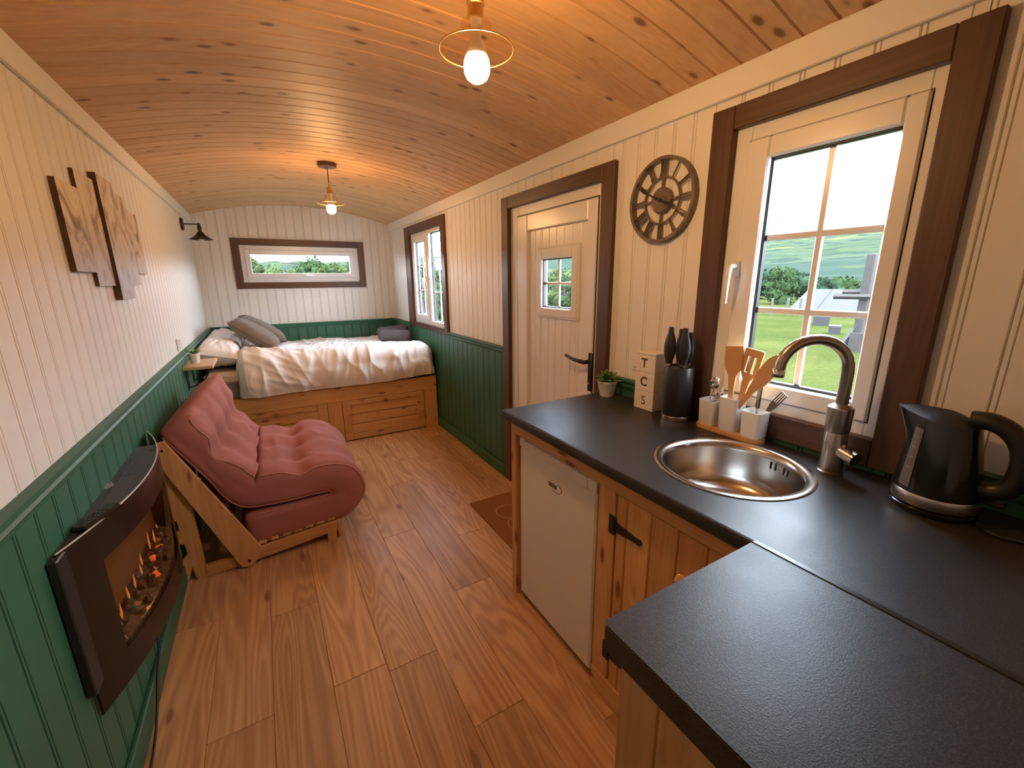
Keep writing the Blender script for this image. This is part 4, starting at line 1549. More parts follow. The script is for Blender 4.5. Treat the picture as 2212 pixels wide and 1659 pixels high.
def rounded_pad(lx, ly, lz, r, nx, ny, nz, fn=None):
    """closed rounded box grid; fn maps local point -> final point"""
    mb = MB()
    hx, hy, hz = lx / 2, ly / 2, lz / 2

    def rnd(p):
        q = Vector((max(-hx + r, min(hx - r, p.x)), max(-hy + r, min(hy - r, p.y)), max(-hz + r, min(hz - r, p.z))))
        d = p - q
        if d.length > 1e-9: p = q + d.normalized() * r
        return p
    faces = [((0, 1), 2, (nx, ny)), ((0, 2), 1, (nx, nz)), ((1, 2), 0, (ny, nz))]
    H = (hx, hy, hz)
    for (a, b_), c_, (na, nb) in faces:
        for sg in (-1, 1):
            def g(u, v, a=a, b_=b_, c_=c_, sg=sg):
                p = [0, 0, 0]
                p[a] = (2 * u - 1) * H[a]
                p[b_] = (2 * v - 1) * H[b_]
                p[c_] = sg * H[c_]
                p = rnd(Vector(p))
                return tuple(fn(p)) if fn else tuple(p)
            mb.grid(g, na, nb)
    return mb


def weld(o, dist=.0006):
    bm = bmesh.new()
    bm.from_mesh(o.data)
    bmesh.ops.remove_doubles(bm, verts=bm.verts, dist=dist)
    bmesh.ops.recalc_face_normals(bm, faces=bm.faces)
    bm.to_mesh(o.data)
    bm.free()
    return o


def towel_fn(p):
    return p + Vector((0, 0, .006 * noise.noise(Vector((p.x * 14, p.y * 9, p.z * 8))) + .004 * math.sin(p.x * 40) * (p.z > .02)))


tw = single('folded_towel', rounded_pad(.150, .34, .105, .045, 10, 18, 10, towel_fn), m_towel, 'charcoal towel rolled on the duvet below the bedside window', 'towel', 'charcoal towels on the bed', 60)
weld(tw); place(tw, (1.195, 4.585, .862), (0, 0, R(66)))
tw = single('folded_towel', rounded_pad(.150, .34, .095, .042, 10, 18, 10, towel_fn), m_towel, 'charcoal towel folded behind the rolled towel, nearer the corner', 'towel', 'charcoal towels on the bed', 60)
weld(tw); place(tw, (1.215, 4.755, .892), (R(-7), 0, R(66)))

# ------------------------------------------------------------------ futon chair
ft = thing('futon_chair', 'plum futon chair with tufted folded mattress on a low pine frame', 'chair', (-.05, 2.76, 0))
FY0, FY1 = 2.375, 3.165
path = [(-.225, .175), (-.05, .180), (.10, .184), (.185, .186)]
fc = (.185, .274)
for k in range(1, 8):
    a = -math.pi / 2 + math.pi * k / 8
    path.append((fc[0] + .090 * math.cos(a), fc[1] + .088 * math.sin(a)))
path += [(.185, .362), (.08, .366), (-.02, .364), (-.10, .366), (-.185, .378), (-.238, .430), (-.284, .510), (-.345, .620), (-.405, .725), (-.448, .795)]
fine = smooth_path([(a, 0, b_) for a, b_ in path], 8)
cum = [0]
for a, b_ in zip(fine[:-1], fine[1:]): cum.append(cum[-1] + (b_ - a).length)
FL = cum[-1]


def at_path(s_):
    s_ = max(0, min(FL - 1e-6, s_))
    import bisect
    i = max(0, bisect.bisect_right(cum, s_) - 1)
    i = min(i, len(fine) - 2)
    t = (s_ - cum[i]) / (cum[i + 1] - cum[i])
    p = fine[i].lerp(fine[i + 1], t)
    j0, j1 = max(0, i - 3), min(len(fine) - 1, i + 4)
    tg_ = (fine[j1] - fine[j0]).normalized()
    return p, tg_


def s_near(px, pz):
    return min(range(len(fine)), key=lambda i: (fine[i] - Vector((px, 0, pz))).length)


TUFTS = []
S_CREASE = cum[s_near(-.175, .375)]
S_SEAT, S_BACK = cum[s_near(.06, .366)], cum[s_near(-.315, .60)]
for yy in (2.565, 2.775, 2.985):
    TUFTS += [(S_SEAT, yy), (S_BACK, yy)]
TUFTS += [(S_SEAT + .0, 2.40), (S_BACK, 2.40), (S_SEAT, 3.15), (S_BACK, 3.15)]
FT = .172


def futon_fn(p):
    s_ = p.x + FL / 2
    back = max(0, min(1, (s_ - (S_BACK - .26)) / .16))
    th = 1.0 - .26 * back
    w = p.y
    nn = p.z * th
    yy = (FY0 + FY1) / 2 + w
    outer = p.z / (FT / 2)          # +1 = inside of the fold, -1 = upper face of the upper layer
    d = 0.0
    if outer < -.5:
        for ts, ty_ in TUFTS:
            r2 = ((s_ - ts) / .062) ** 2 + ((yy - ty_) / .062) ** 2
            d += .034 * math.exp(-r2) + .013 * math.exp(-((s_ - ts) / .05) ** 2 - ((yy - ty_) / .16) ** 2)
        d += .055 * math.exp(-((s_ - S_CREASE) / .028) ** 2)
        d -= .012 + .010 * abs(math.sin((yy - 2.565) / .21 * math.pi)) + .010 * fbm(Vector((s_ * 5, yy * 5, 1.3)), 3)
        d -= .010 * ridge(Vector((s_ * 6 + 2 * yy, yy * 5 - s_ * 2, 4.0)))
    nn += d * max(0, min(1, (-outer - .5) / .4))
    w += .010 * fbm(Vector((s_ * 4, p.z * 8, 2.2 + (3 if w > 0 else 0))), 2) * (abs(w) / .4) ** 3
    c_, t = at_path(s_)
    # slack in the top corner furthest from the viewer, as the pad sags forward there
    nrm = Vector((-t.z, 0, t.x))      # left of travel
    # travelling along the bottom towards +x the left normal points up (inside of fold)
    q = c_ + nrm * nn
    lean = max(0, (s_ - S_SEAT - .15) / (FL - S_SEAT - .15)) * max(0, (yy - FY0) / (FY1 - FY0))
    return Vector((q.x + .085 * lean, yy - (FY0 + FY1) / 2 * 0 + (w - p.y), q.z + .028 * lean + .03 * max(0, (yy - FY0) / (FY1 - FY0)) * min(1, max(0, (s_ - .55) / .2))))


fm = part('mattress', rounded_pad(FL, FY1 - FY0, FT, .040, 130, 60, 14, futon_fn), m_futon, ft, 180)
weld(fm)
for sy in (-1, 1):
    for sz in (-1, 1):
        pp = []
        for i in range(0, 91):
            s_ = -FL / 2 + .03 + (FL - .06) * i / 90
            # slightly outside the rounded edge
            p = Vector((s_, sy * ((FY1 - FY0) / 2 - .0105), sz * (FT / 2 - .0105)))
            c0 = futon_fn(p)
            pp.append(c0)
        if sz == 1:
            i0, i1 = 0, 91
        part('piping', MB().tube(pp, .0042, 6), m_pipe, fm, 60)
for ts, ty_ in TUFTS[:6]:
    c0 = futon_fn(Vector((ts - FL / 2, ty_ - (FY0 + FY1) / 2, -FT / 2)))
    part('tuft_button', MB().ico(tuple(c0), .009, 2), m_futon, fm, 60)


def fr_prism(poly, y0_, y1_):
    return MB().prism(poly, 'xz', y0_, y1_)


for side, (y0_, y1_) in enumerate(((2.345, 2.371), (3.170, 3.196))):
    leg = [(-.505, .0), (-.488, .0), (-.462, .080), (-.455, .0), (-.411, .0), (-.417, .43), (-.440, .60), (-.470, .735), (-.490, .715), (-.497, .655),
           (-.4985, .34), (-.484, .335), (-.480, .285), (-.499, .275), (-.4995, .215), (-.474, .208), (-.468, .155), (-.5005, .115)]
    part('back_leg', fr_prism(leg, y0_, y1_), m_pine_z, ft)
    rail_ = [(-.500, .712), (-.487, .735), (-.462, .735), (-.165, .090), (-.205, .018), (-.232, .006), (-.262, .016), (-.480, .590)]
    part('back_rail', fr_prism(rail_, y0_ - .026 if side == 0 else y1_ + .0005, y0_ - .0005 if side == 0 else y1_ + .026), m_pine_z, ft)
    part('seat_rail', fr_prism([(-.414, .002), (-.414, .058), (.205, .112), (.205, .060), (-.20, .016)], y0_, y1_), m_pine_x, ft)
    part('front_leg', fr_prism([(.150, .0), (.195, .0), (.205, .108), (.155, .104)], y0_ - .002, y1_ + .002), m_pine_z, ft)
    bolt = MB().tube([(-.476, y0_ - .028 if side == 0 else y1_ + .024, .700), (-.476, y0_ - .024 if side == 0 else y1_ + .029, .700)], .006, 12)
    part('bolt', bolt, m_steel, ft, 40)
    bolt = MB().tube([(-.228, y0_ - .028 if side == 0 else y1_ + .024, .040), (-.228, y0_ - .024 if side == 0 else y1_ + .029, .040)], .007, 12)
    part('bolt', bolt, m_bronze, ft, 40)
for k in range(7):
    x = -.16 + k * .057
    z = .062 + (x + .414) * (.054 / .619)
    part('seat_slat', MB().box(x - .018, x + .018, 2.371, 3.170, z, z + .016, .002), m_pine_y, ft)
for k in range(6):
    t = .12 + k * .155
    x, z = -.215 + t * (-.487 + .215), .06 + t * (.70 - .06)
    mt2 = Matrix.Translation((x, 0, z)) @ Matrix.Rotation(math.atan2(-(-.487 + .215), .64) * -1, 4, 'Y')
    part('back_slat', MB().box(-.008, .008, 2.345, 3.196, -.022, .022, .002, mt2), m_pine_y, ft)
part('front_rail', MB().box(.208, .228, 2.36, 3.18, .010, .110, .003), m_pine_y, ft)

# ------------------------------------------------------------------ electric fire on the left wall
GY0, GY1, GYC = 1.290, 2.268, 1.779
fi = thing('electric_fireplace', 'black curved-glass electric fireplace hung on the green wall', 'fireplace', (XL, GYC, .33))


def gx(yy, off=0.0):
    return -.495 + .095 * (1 - ((yy - GYC) / ((GY1 - GY0) / 2)) ** 2) + off


WX = XL + .012 + .001     # face of the green boards


def glass_patch(y0_, y1_, z0, z1, n=24, th=.005):
    mb = MB()
    vs_, fs_ = [], []
    for i in range(n + 1):
        yy = y0_ + (y1_ - y0_) * i / n
        for dx, z in ((0, z0), (0, z1), (-th, z1), (-th, z0)): vs_.append((gx(yy, dx), yy, z))
    for i in range(n):
        for k in range(4):
            j = (k + 1) % 4
            fs_.append((4 * i + k, 4 * i + j, 4 * i + 4 + j, 4 * i + 4 + k))
    fs_ += [(0, 1, 2, 3), (4 * n, 4 * n + 1, 4 * n + 2, 4 * n + 3)]
    return mb.add(vs_, fs_)


GZ0, GZ1 = .335, .812
OY0, OY1, OZ0, OZ1 = 1.405, 2.140, .425, .712
m_smoke = thin_glass('smoked_glass', (.85, .76, .66), .03, .45)
m_blackglass = mat('black_glass', (.016, .011, .008), .22, spec=.35)
gf = MB()
for a0, a1, b0, b1, n in ((GY0, OY0, GZ0, GZ1, 8), (OY1, GY1, GZ0, GZ1, 8), (OY0, OY1, GZ0, OZ0, 24), (OY0, OY1, OZ1, GZ1, 24)):
    q = glass_patch(a0, a1, b0, b1, n); gf.add(q.v, q.f)
part('glass_front', gf, m_blackglass, fi, 30)
part('viewing_glass', glass_patch(OY0, OY1, OZ0, OZ1), m_smoke, fi, 30)
rimp = [(gx(GY0 + (GY1 - GY0) * i / 40, -.0025), GY0 + (GY1 - GY0) * i / 40, GZ1 + .0005) for i in range(41)]
part('glass_edge', MB().tube(rimp, .0026, 6), mat('polished_glass_edge', (.55, .56, .54), .15), fi, 60)


def plan(y0_, y1_, off, n=18, x_in=WX):
    pts_ = [(x_in, y0_)]
    for i in range(n + 1):
        yy = y0_ + (y1_ - y0_) * i / n
        pts_.append((max(x_in + .004, gx(yy, off)), yy))
    pts_.append((x_in, y1_))
    return pts_


BY0, BY1 = 1.325, 2.095
m_firegrey = mat('charcoal_fire_case', (.040, .037, .035), .42)
part('top_plate', MB().prism(plan(BY0, BY1, -.006), 'xy', .792, .802), m_firegrey, fi)
part('bottom_plate', MB().prism(plan(BY0, BY1, -.006), 'xy', .400, .410), m_black, fi)
for a0, a1 in ((BY0, BY0 + .012), (BY1 - .012, BY1)):
    part('side_plate', MB().prism(plan(a0, a1, -.006, 2), 'xy', .408, .794), m_black, fi)
part('back_plate', MB().box(WX, WX + .006, BY0, BY1, .40, .80), mat('fire_back_bronze', (.26, .145, .065), .45), fi)
part('wall_bracket', MB().box(WX, WX + .02, GY0 - .03, BY0, .42, .808, .003), m_black, fi)
for k in range(6):
    x = -.492 + k * .0085
    part('vent_slot', MB().box(x, x + .0035, 1.785, 1.915, .8015, .8028), m_soft_black, fi)
part('vent_panel', MB().prism([(-.478, 1.545), (-.446, 1.555), (-.446, 1.775), (-.478, 1.775)], 'xy', .8015, .8030), mat('vent_brown', (.055, .035, .026), .35), fi)
part('vent_ridge', MB().box(-.4815, -.4795, 1.545, 1.915, .8015, .8060), m_firegrey, fi)
for yy, xx in ((1.47, -.475), (1.62, -.428), (1.72, -.415), (1.83, -.412), (1.93, -.425), (2.02, -.445), (1.95, -.490)):
    part('screw', MB().lathe([(.0042, .8015), (.0042, .8028), (.001, .8034)], 10, Matrix.Translation((xx, yy, 0))), m_soft_black, fi, 40)
for k, (y0_, y1_) in enumerate(((1.700, 1.745), (1.694, 1.752), (1.698, 1.738), (1.705, 1.728))):
    x = -.507 + k * .0055
    part('printed_text_line', MB().box(x, x + .0022, y0_, y1_, .8018, .8025), mat('white_print', (.62, .62, .58), .6), fi)
rng = random.Random(11)
m_coal = mat('glass_coal', (.15, .125, .11), .18, var=.6, vscale=60)
m_ember = emit('ember_glow', (1.0, .22, .05), .35)
m_flame = emit('flame_glow', (1.0, .36, .08), .32)
_fbm = MB()
_vs, _fs = [], []
for i in range(19):
    yy = 1.400 + i * .0375
    xe = max(WX + .022, gx(yy, -.014))
    _vs += [(WX + .006, yy, .411), (xe, yy, .411), (xe, yy, .430), (WX + .016, yy, .462), (WX + .006, yy, .462)]
for i in range(18):
    for k in range(5):
        j = (k + 1) % 5
        _fs.append((5 * i + k, 5 * i + j, 5 * i + 5 + j, 5 * i + 5 + k))
_fs += [(0, 1, 2, 3, 4), (90, 91, 92, 93, 94)]
fb = part('fuel_bed', _fbm.add(_vs, _fs), m_coal, fi)
for i in range(70):
    yy = rng.uniform(1.40, 2.08)
    t = rng.random()
    x = WX + .018 + t * max(.002, (gx(yy, -.026) - WX - .018))
    z = .462 - t * .030 + rng.uniform(0, .010)
    mb = MB().ico((x, yy, z), rng.uniform(.008, .017), 1, .5, 1.4, i)
    part('coal', mb, m_ember if rng.random() < .10 else m_coal, fb)
for i in range(8):
    yy = 1.48 + i * .075 + rng.uniform(-.025, .025)
    hgt = rng.uniform(.025, .075)
    x = WX + .022 + rng.uniform(0, .014)
    pr_ = [(.001, 0), (.0028, hgt * .18), (.0032, hgt * .35), (.0022, hgt * .65), (.001, hgt * .88), (.0003, hgt)]
    part('flame', MB().lathe(pr_, 8, Matrix.Translation((x, yy, .470)) @ Matrix.Rotation(rng.uniform(-.2, .2), 4, 'X')), m_flame, fi, 60)
part('power_cable', MB().tube(smooth_path([(WX + .004, 1.86, .401), (WX + .010, 1.82, .30), (WX + .020, 1.74, .14), (WX + .022, 1.66, .104), (WX + .030, 1.55, .05), (WX + .034, 1.40, .006), (WX + .030, 1.15, .006)], 6), .004, 8), m_black, fi, 60)

rm = thing('remote_control', 'slim black remote control lying on top of the fireplace', 'remote control', (-.462, 1.455, .802))
RT = Matrix.Translation((-.463, 1.455, .8062)) @ Matrix.Rotation(R(-20), 4, 'Z')
part('body', MB().box(-.021, .021, -.066, .066, 0, .017, .006, RT), m_gloss_black, rm)
for i in range(5):
    for j in range(3):
        part('button', MB().box(-.014 + j * .0105, -.008 + j * .0105, -.045 + i * .018, -.037 + i * .018, .0165, .0182, .0006, RT), m_firegrey, rm)

# ------------------------------------------------------------------ outdoors
GZ = -.65


def pol(az, dist, z=GZ):
    a = math.radians(az)
    return Vector((dist * math.sin(a), dist * math.cos(a), z))


m_grass, nt, b = new_mat('meadow_grass')
N, L = nt.nodes, nt.links
tc = N.new('ShaderNodeTexCoord')
n1 = N.new('ShaderNodeTexNoise'); n1.inputs['Scale'].default_value = .35; n1.inputs['Detail'].default_value = 8
n2 = N.new('ShaderNodeTexNoise'); n2.inputs['Scale'].default_value = 9.0; n2.inputs['Detail'].default_value = 6
for q in (n1, n2): L.new(tc.outputs['Object'], q.inputs['Vector'])
ad = N.new('ShaderNodeMath'); ad.operation = 'MULTIPLY_ADD'; ad.inputs[1].default_value = .5
L.new(n1.outputs['Fac'], ad.inputs[0])
hf = N.new('ShaderNodeMath'); hf.operation = 'MULTIPLY'; hf.inputs[1].default_value = .5
L.new(n2.outputs['Fac'], hf.inputs[0]); L.new(hf.outputs[0], ad.inputs[2])
rp = N.new('ShaderNodeValToRGB')
rp.color_ramp.elements[0].position = .36; rp.color_ramp.elements[0].color = (0.0180, 0.0252, 0.0067, 1.0000)
rp.color_ramp.elements[1].position = .64; rp.color_ramp.elements[1].color = (0.0383, 0.0423, 0.0135, 1.0000)
L.new(ad.outputs[0], rp.inputs['Fac']); L.new(rp.outputs['Color'], b.inputs['Base Color'])
b.inputs['Roughness'].default_value = .9
b.inputs['Specular IOR Level'].default_value = 0.0
bp = N.new('ShaderNodeBump'); bp.inputs['Strength'].default_value = .8; bp.inputs['Distance'].default_value = .08
L.new(n2.outputs['Fac'], bp.inputs['Height']); L.new(bp.outputs['Normal'], b.inputs['Normal'])

gr = MB()


def ground_fn(u, v):
    az = -60 + 190 * u
    dist = 3.0 * (60 / 3.0) ** v
    p = pol(az, dist)
    p.z += .05 * fbm(Vector((p.x * .15, p.y * .15, 0)), 3) * min(1, dist / 12)
    return tuple(p)


gr.grid(ground_fn, 90, 40)
gr.add([(-4, -4, GZ), (4.5, -4, GZ), (4.5, 7, GZ), (-4, 7, GZ)], [(0, 1, 2, 3)])
struct('ground_lawn', gr, m_grass, 180)

# far hillside with a patchwork of fields and woods
m_hill, nt, b = new_mat('hillside_fields')
N, L = nt.nodes, nt.links
tc = N.new('ShaderNodeTexCoord')
mp = N.new('ShaderNodeMapping'); mp.inputs['Scale'].default_value = (.014, .014, .035)
L.new(tc.outputs['Object'], mp.inputs['Vector'])
vo = N.new('ShaderNodeTexVoronoi'); vo.inputs['Scale'].default_value = 1.0
L.new(mp.outputs['Vector'], vo.inputs['Vector'])
rp = N.new('ShaderNodeValToRGB'); rp.color_ramp.interpolation = 'CONSTANT'
sp_ = N.new('ShaderNodeSeparateColor'); L.new(vo.outputs['Color'], sp_.inputs[0]); L.new(sp_.outputs[0], rp.inputs['Fac'])
rp.color_ramp.elements[0].position = 0; rp.color_ramp.elements[0].color = (0.027, 0.036, 0.021, 1.0)
rp.color_ramp.elements[1].position = .82; rp.color_ramp.elements[1].color = (0.020, 0.029, 0.023, 1.0)
for pos, c_ in ((.22, (0.040, 0.046, 0.020)), (.40, (0.029, 0.038, 0.025)), (.58, (0.046, 0.050, 0.024)), (.70, (0.024, 0.033, 0.025))):
    rp.color_ramp.elements.new(pos).color = col4(c_)
nz = N.new('ShaderNodeTexNoise'); nz.inputs['Scale'].default_value = .06; nz.inputs['Detail'].default_value = 9
L.new(tc.outputs['Object'], nz.inputs['Vector'])
kr = N.new('ShaderNodeValToRGB'); kr.color_ramp.elements[0].position = .50; kr.color_ramp.elements[1].position = .56
L.new(nz.outputs['Fac'], kr.inputs['Fac'])
mx = N.new('ShaderNodeMix'); mx.data_type = 'RGBA'
L.new(kr.outputs['Color'], mx.inputs['Factor']); L.new(rp.outputs['Color'], mx.inputs[6]); mx.inputs[7].default_value = (0.017, 0.026, 0.020, 1.0)
L.new(mx.outputs[2], b.inputs['Base Color'])
b.inputs['Roughness'].default_value = 1.0
b.inputs['Specular IOR Level'].default_value = 0.0


def hill_fn(u, v):
    az = -50 + 180 * u
    dist = 55 * (1500 / 55) ** v
    rise = max(0, (dist - 70) / 1000)
    top = 4.4 + .5 * (az - 60) / 10 * (1 if az > 40 else .2) + .7 * noise.noise(Vector((az * .06, 2.0, 0)))
    if az < 45: top *= max(.25, (az + 60) / 105)
    prof_ = 1 - math.exp(-rise * 3.2)
    z = 1.43 + dist * math.tan(math.radians(max(.3, top))) * prof_ * .98 - 2.1 * (1 - prof_)
    if dist > 1000: z -= (dist - 1000) * .12
    z += .010 * dist * fbm(Vector((dist * .012 * math.sin(math.radians(az)), dist * .012 * math.cos(math.radians(az)), 0)), 4) * prof_
    p = pol(az, dist, z)
    return tuple(p)


struct('ground_hills', MB().grid(hill_fn, 150, 60), m_hill, 180)

m_bark = mat('tree_bark', (0.0180, 0.0135, 0.0108), .9, bump=.5, bscale=20)
LEAFM = [mat('tree_leaves_mid', (0.0189, 0.0324, 0.0135), .7, var=.35, vscale=1.2, spec=0.0),
         mat('tree_leaves_light', (0.0338, 0.0473, 0.0189), .7, var=.35, vscale=1.2, spec=0.0),
         mat('tree_leaves_dark', (0.0126, 0.0234, 0.0135), .7, var=.35, vscale=1.2, spec=0.0)]


def tree(az, dist, top_elev, rad, label, kind=0, seed=0, cat='tree', name='garden_tree', bare=.25, group='trees outside', leaves=900, leaf=.10):
    g_ = random.Random(seed)
    base = pol(az, dist)
    H = 1.43 + dist * math.tan(math.radians(top_elev)) - GZ
    t_ = thing(name, label, cat, base, group)
    tr = MB().tube([base, base + Vector((.02 * H, 0, H * .35)), base + Vector((0, .03 * H, H * .78))], [.035 * H, .025 * H, .008 * H], 8)
    for k in range(5):
        a = g_.uniform(0, 6.28)
        s0 = base + Vector((0, 0, H * g_.uniform(.25, .55)))
        tr.tube([s0, s0 + Vector((math.cos(a) * rad * .6, math.sin(a) * rad * .6, H * .22))], [.012 * H, .004 * H], 6)
    part('trunk', tr, m_bark, t_, 60)
    cr = MB()
    blobs = []
    for k in range(7):
        a = g_.uniform(0, 6.28)
        zz = g_.uniform(bare, .80) * H
        rr_ = rad * g_.uniform(.35, .62) * (1.1 - .35 * abs(zz / H - .5))
        c_ = base + Vector((math.cos(a) * rad * .5, math.sin(a) * rad * .5, zz))
        c_.z = min(c_.z, base.z + H - rr_ * .9)
        blobs.append((c_, rr_))
    blobs.append((base + Vector((0, 0, H - rad * .45)), rad * .45))
    blobs.append((base + Vector((0, 0, H * (bare + .95) / 2)), rad * .62))
    for i, (c_, rr_) in enumerate(blobs):
        cr.ico(c_, rr_ * .90, 2, .5, 1.7, seed + i)
    for i in range(leaves):
        c_, rr_ = g_.choice(blobs)
        d = Vector((g_.gauss(0, 1), g_.gauss(0, 1), g_.gauss(0, 1))).normalized()
        p = c_ + d * rr_ * g_.uniform(.82, 1.22)
        n_ = (d + Vector((g_.gauss(0, .6), g_.gauss(0, .6), g_.gauss(0, .6)))).normalized()
        s1 = n_.orthogonal().normalized()
        s2 = n_.cross(s1)
        q = leaf * g_.uniform(.6, 1.5)
        cr.add([p - s1 * q, p - s2 * q * .6, p + s1 * q, p + s2 * q * .6], [(0, 1, 2, 3)])
    o = bpy.data.objects.new('foliage', None)
    me = bpy.data.meshes.new('foliage')
    me.from_pydata(cr.v, [], cr.f)
    bpy.data.objects.remove(o)
    link('foliage', me, LEAFM[kind], t_)
    return t_


# behind the letterbox window
tree(-1.5, 24, 3.4, 1.25, 'tall pale tree beyond the pillow end of the letterbox window', 1, 1)
tree(1.7, 29, 2.0, 1.3, 'low round tree next to the utility pole, seen through the letterbox window', 1, 2)
tree(5.7, 24, 2.8, 1.15, 'broad green tree close behind the utility pole', 0, 3)
tree(8.1, 29, 2.2, 1.3, 'rounded green tree between two taller trees beyond the letterbox window', 1, 4)
tree(10.6, 34, 3.0, 1.3, 'tree at the corner end of the letterbox window view', 0, 5)
# beyond the bedside window and the door
tree(16.4, 24, 3.1, .75, 'slim dark tree beyond the opening sash of the bedside window', 2, 6)
tree(18.8, 28, 2.0, 1.0, 'bushy tree in the middle of the bedside window view', 0, 7)
tree(21.3, 24, 1.6, .9, 'round tree beyond the fixed pane of the bedside window', 0, 8)
tree(33.4, 24, 2.1, .85, 'leafy tree beyond the hinge side of the door window', 0, 10)
tree(36.2, 28, 1.2, 1.1, 'pale bush-like tree in the middle of the door window', 1, 11)
tree(39.0, 24, .9, .9, 'dark tree beyond the handle side of the door window', 2, 12)
# beyond the kitchen window
for i, (az, dist, el, rad, k) in enumerate(((57.6, 41, .9, 1.35, 0), (59.4, 50, .7, 1.8, 2), (61.6, 41, 1.0, 1.35, 0), (63.8, 50, .5, 1.6, 2))):
    tree(az, dist, el, rad, ('mid green field tree behind the end of the fence line', 'dark field tree filling the gap between two lighter ones',
                            'tallest field tree standing behind the grass fence line', 'dark low field tree right behind the tent end')[i], k, 20 + i, bare=.05, leaves=1600, leaf=.13)
for i, az in enumerate((65.6, 67.8, 70.0, 72.2)):
    tree(az, (60, 67)[i % 2], -.25 + .15 * math.sin(i * 2.1), 1.75, 'dense hedgerow bush behind the long tent', (2, 0)[i % 2], 30 + i, 'bush', 'hedgerow_bush', .02, 'hedgerow bushes behind the tent', 900, .17)
for i, (az, dist, el, k) in enumerate(((.1, 20.2, 1.9, 1), (1.9, 22.0, 1.6, 1), (3.5, 20.2, 1.5, 1), (5.2, 21.8, 2.2, 0), (6.9, 20.2, 2.0, 1), (8.6, 21.8, 1.9, 1), (10.2, 20.2, 2.1, 0),
                                      (17.0, 20.2, 2.4, 2), (18.5, 21.8, 1.7, 0), (20.1, 20.2, 1.2, 0), (21.7, 21.8, 1.5, 2), (34.0, 20.2, 1.0, 0), (35.6, 21.8, .6, 1), (37.2, 20.2, .5, 0))):
    win = 'letterbox window over the bed' if az < 12 else ('bedside window' if az < 30 else 'small door window')
    shade = ('mid green', 'pale green', 'dark green')[k]
    tree(az, dist, el, .40, shade + ' tall hedge bush seen through the ' + win, k, 70 + i, 'bush', 'hedge_bush', .02, 'tall hedge bushes', 700, .06)

# utility pole
up_ = thing('utility_pole', 'grey utility pole with crossarm beyond the letterbox window', 'pole', pol(3.95, 34), None)
pb = pol(3.95, 34)
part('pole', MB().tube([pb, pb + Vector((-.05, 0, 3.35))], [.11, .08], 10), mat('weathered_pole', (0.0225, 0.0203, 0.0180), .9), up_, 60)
part('crossarm', MB().box(pb.x - .85, pb.x + .75, pb.y - .05, pb.y + .05, pb.z + 3.30, pb.z + 3.38), m_bark, up_)

# long low white tent on the field
tn = thing('ridge_tent', 'long low grey canvas tent standing on the field', 'tent', pol(68, 34))
m_canvas = mat('grey_canvas', (.026, .0255, .027), .9, var=.05, vscale=.6)
A, B_ = pol(63.4, 34.5), pol(75.0, 33.0)
ax = (B_ - A).normalized()
away = Vector((ax.y, -ax.x, 0))
if away.dot(A) < 0: away = -away
lo_, hi_ = GZ + .02, 1.43 - 34 * math.tan(R(1.28))
q0 = [A - away * .5, A + away * 2.6, A + away * 1.0 + ax * .55]
q1 = [B_ - away * .5, B_ + away * 2.6, B_ + away * 1.0 - ax * .55]
vs_ = []
for q in (q0, q1):
    vs_ += [Vector((q[0].x, q[0].y, lo_)), Vector((q[1].x, q[1].y, lo_)), Vector((q[2].x, q[2].y, hi_))]
part('canvas', MB().add(vs_, [(0, 3, 5, 2), (1, 2, 5, 4), (0, 2, 1), (3, 4, 5), (0, 1, 4, 3)]), m_canvas, tn)
for k in (.22, .52, .80):
    p0 = vs_[0].lerp(vs_[3], k) - away * .02
    p1 = vs_[2].lerp(vs_[5], k) - away * .02
    part('seam', MB().tube([p0, p1], .025, 6), mat('canvas_seam', (0.0248, 0.0248, 0.0270), .9), tn)

# timber pergola with beams, and the seats by it
pg = thing('timber_pergola', 'dark timber frame of posts, beams and brace on the lawn', 'pergola', pol(70, 15.5))
m_timber = mat('weathered_timber', (.013, .0095, .008), .85, var=.25, vscale=8)
for az, dist, el in ((69.6, 15.5, 2.2), (71.3, 16.3, .6)):
    p = pol(az, dist)
    hgt = 1.43 + dist * math.tan(R(el)) - GZ
    part('post', MB().box(p.x - .10, p.x + .10, p.y - .10, p.y + .10, GZ - .05, GZ + hgt, .01), m_timber, pg)
for az0, az1, el, dist in ((67.0, 72.5, -2.0, 15.3), (67.7, 72.5, -1.55, 15.7)):
    a_, b2 = pol(az0, dist, 1.43 + dist * math.tan(R(el))), pol(az1, dist, 1.43 + dist * math.tan(R(el)))
    part('beam', MB().tube([a_, b2], .075, 4), m_timber, pg)
p = pol(69.9, 15.5, GZ)
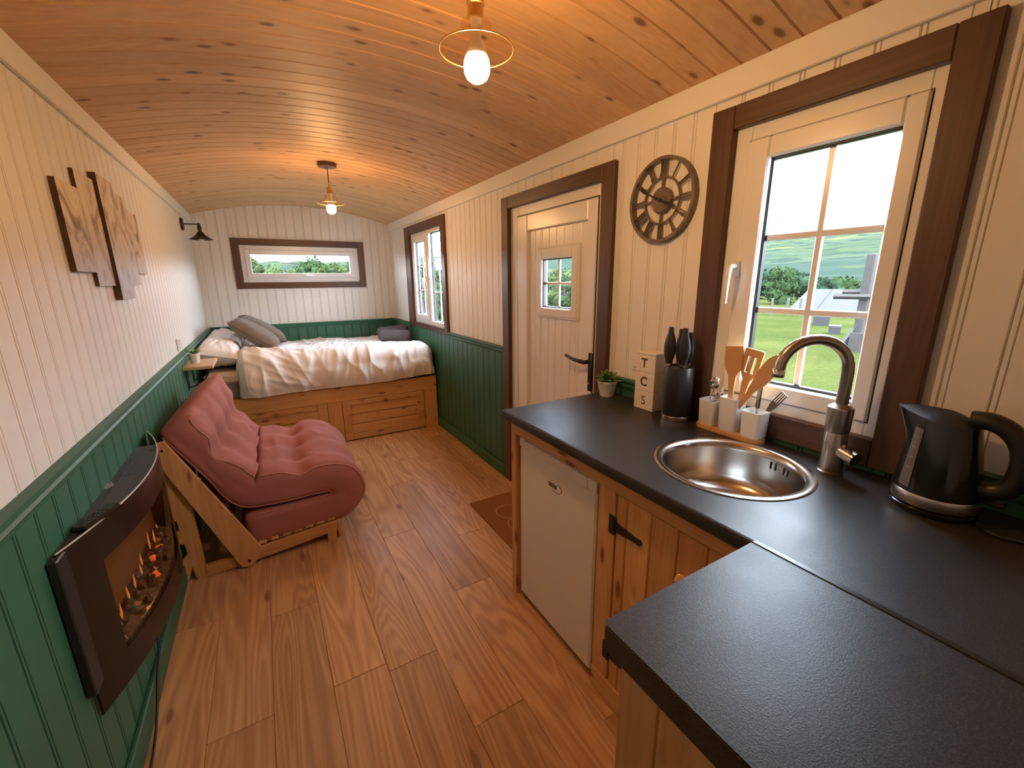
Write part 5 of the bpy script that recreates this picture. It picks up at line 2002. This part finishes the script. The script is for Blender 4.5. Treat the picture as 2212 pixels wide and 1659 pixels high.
part('brace', MB().tube([pol(68.3, 15.5, GZ + .02), pol(69.5, 15.5, GZ + .72)], .10, 4), mat('dark_green_brace', (0.0063, 0.0090, 0.0072), .8), pg)
part('block', MB().box(p.x - .22, p.x + .22, p.y - .20, p.y + .20, GZ, GZ + .55, .01), m_timber, pg)
for az0, az1, dist, hgt, lab in ((65.55, 67.0, 23.5, .44, 'dark timber planter box on the lawn before the tent'), (67.05, 68.1, 20.0, .32, 'low dark timber seat box beside the pergola brace')):
    a_, b2 = pol(az0, dist), pol(az1, dist)
    d = (b2 - a_).normalized()
    w_ = Vector((-d.y, d.x, 0)) * .25
    box_ = thing('timber_box', lab, 'planter', (a_ + b2) / 2)
    vs_ = [a_ + w_, a_ - w_, b2 - w_, b2 + w_]
    full = [Vector((q.x, q.y, GZ - .02)) for q in vs_] + [Vector((q.x, q.y, GZ + hgt * .8)) for q in vs_]
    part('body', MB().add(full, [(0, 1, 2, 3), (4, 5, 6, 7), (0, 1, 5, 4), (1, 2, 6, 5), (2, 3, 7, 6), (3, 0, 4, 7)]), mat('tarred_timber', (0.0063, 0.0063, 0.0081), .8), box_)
    full = [Vector((q.x, q.y, GZ + hgt * .8)) for q in vs_] + [Vector((q.x, q.y, GZ + hgt)) for q in vs_]
    c_ = (a_ + b2) / 2
    full = [c_ + (q - c_) * 1.04 + Vector((0, 0, 0)) for q in full]
    for q, zz in zip(full, [GZ + hgt * .8] * 4 + [GZ + hgt] * 4): q.z = zz
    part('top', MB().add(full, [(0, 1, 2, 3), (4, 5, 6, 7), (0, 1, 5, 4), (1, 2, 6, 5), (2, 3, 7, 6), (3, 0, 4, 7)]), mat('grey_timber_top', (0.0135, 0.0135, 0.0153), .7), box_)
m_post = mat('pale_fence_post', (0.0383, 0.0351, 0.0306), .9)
for i, az in enumerate((58.5, 60.0, 61.5, 63.0, 64.2)):
    p = pol(az, 28.5)
    single('fence_post', MB().box(p.x - .05, p.x + .05, p.y - .05, p.y + .05, GZ - .05, GZ + .95, .01), m_post, 'pale wooden fence post at the edge of the lawn', 'post', 'fence posts at the lawn edge')
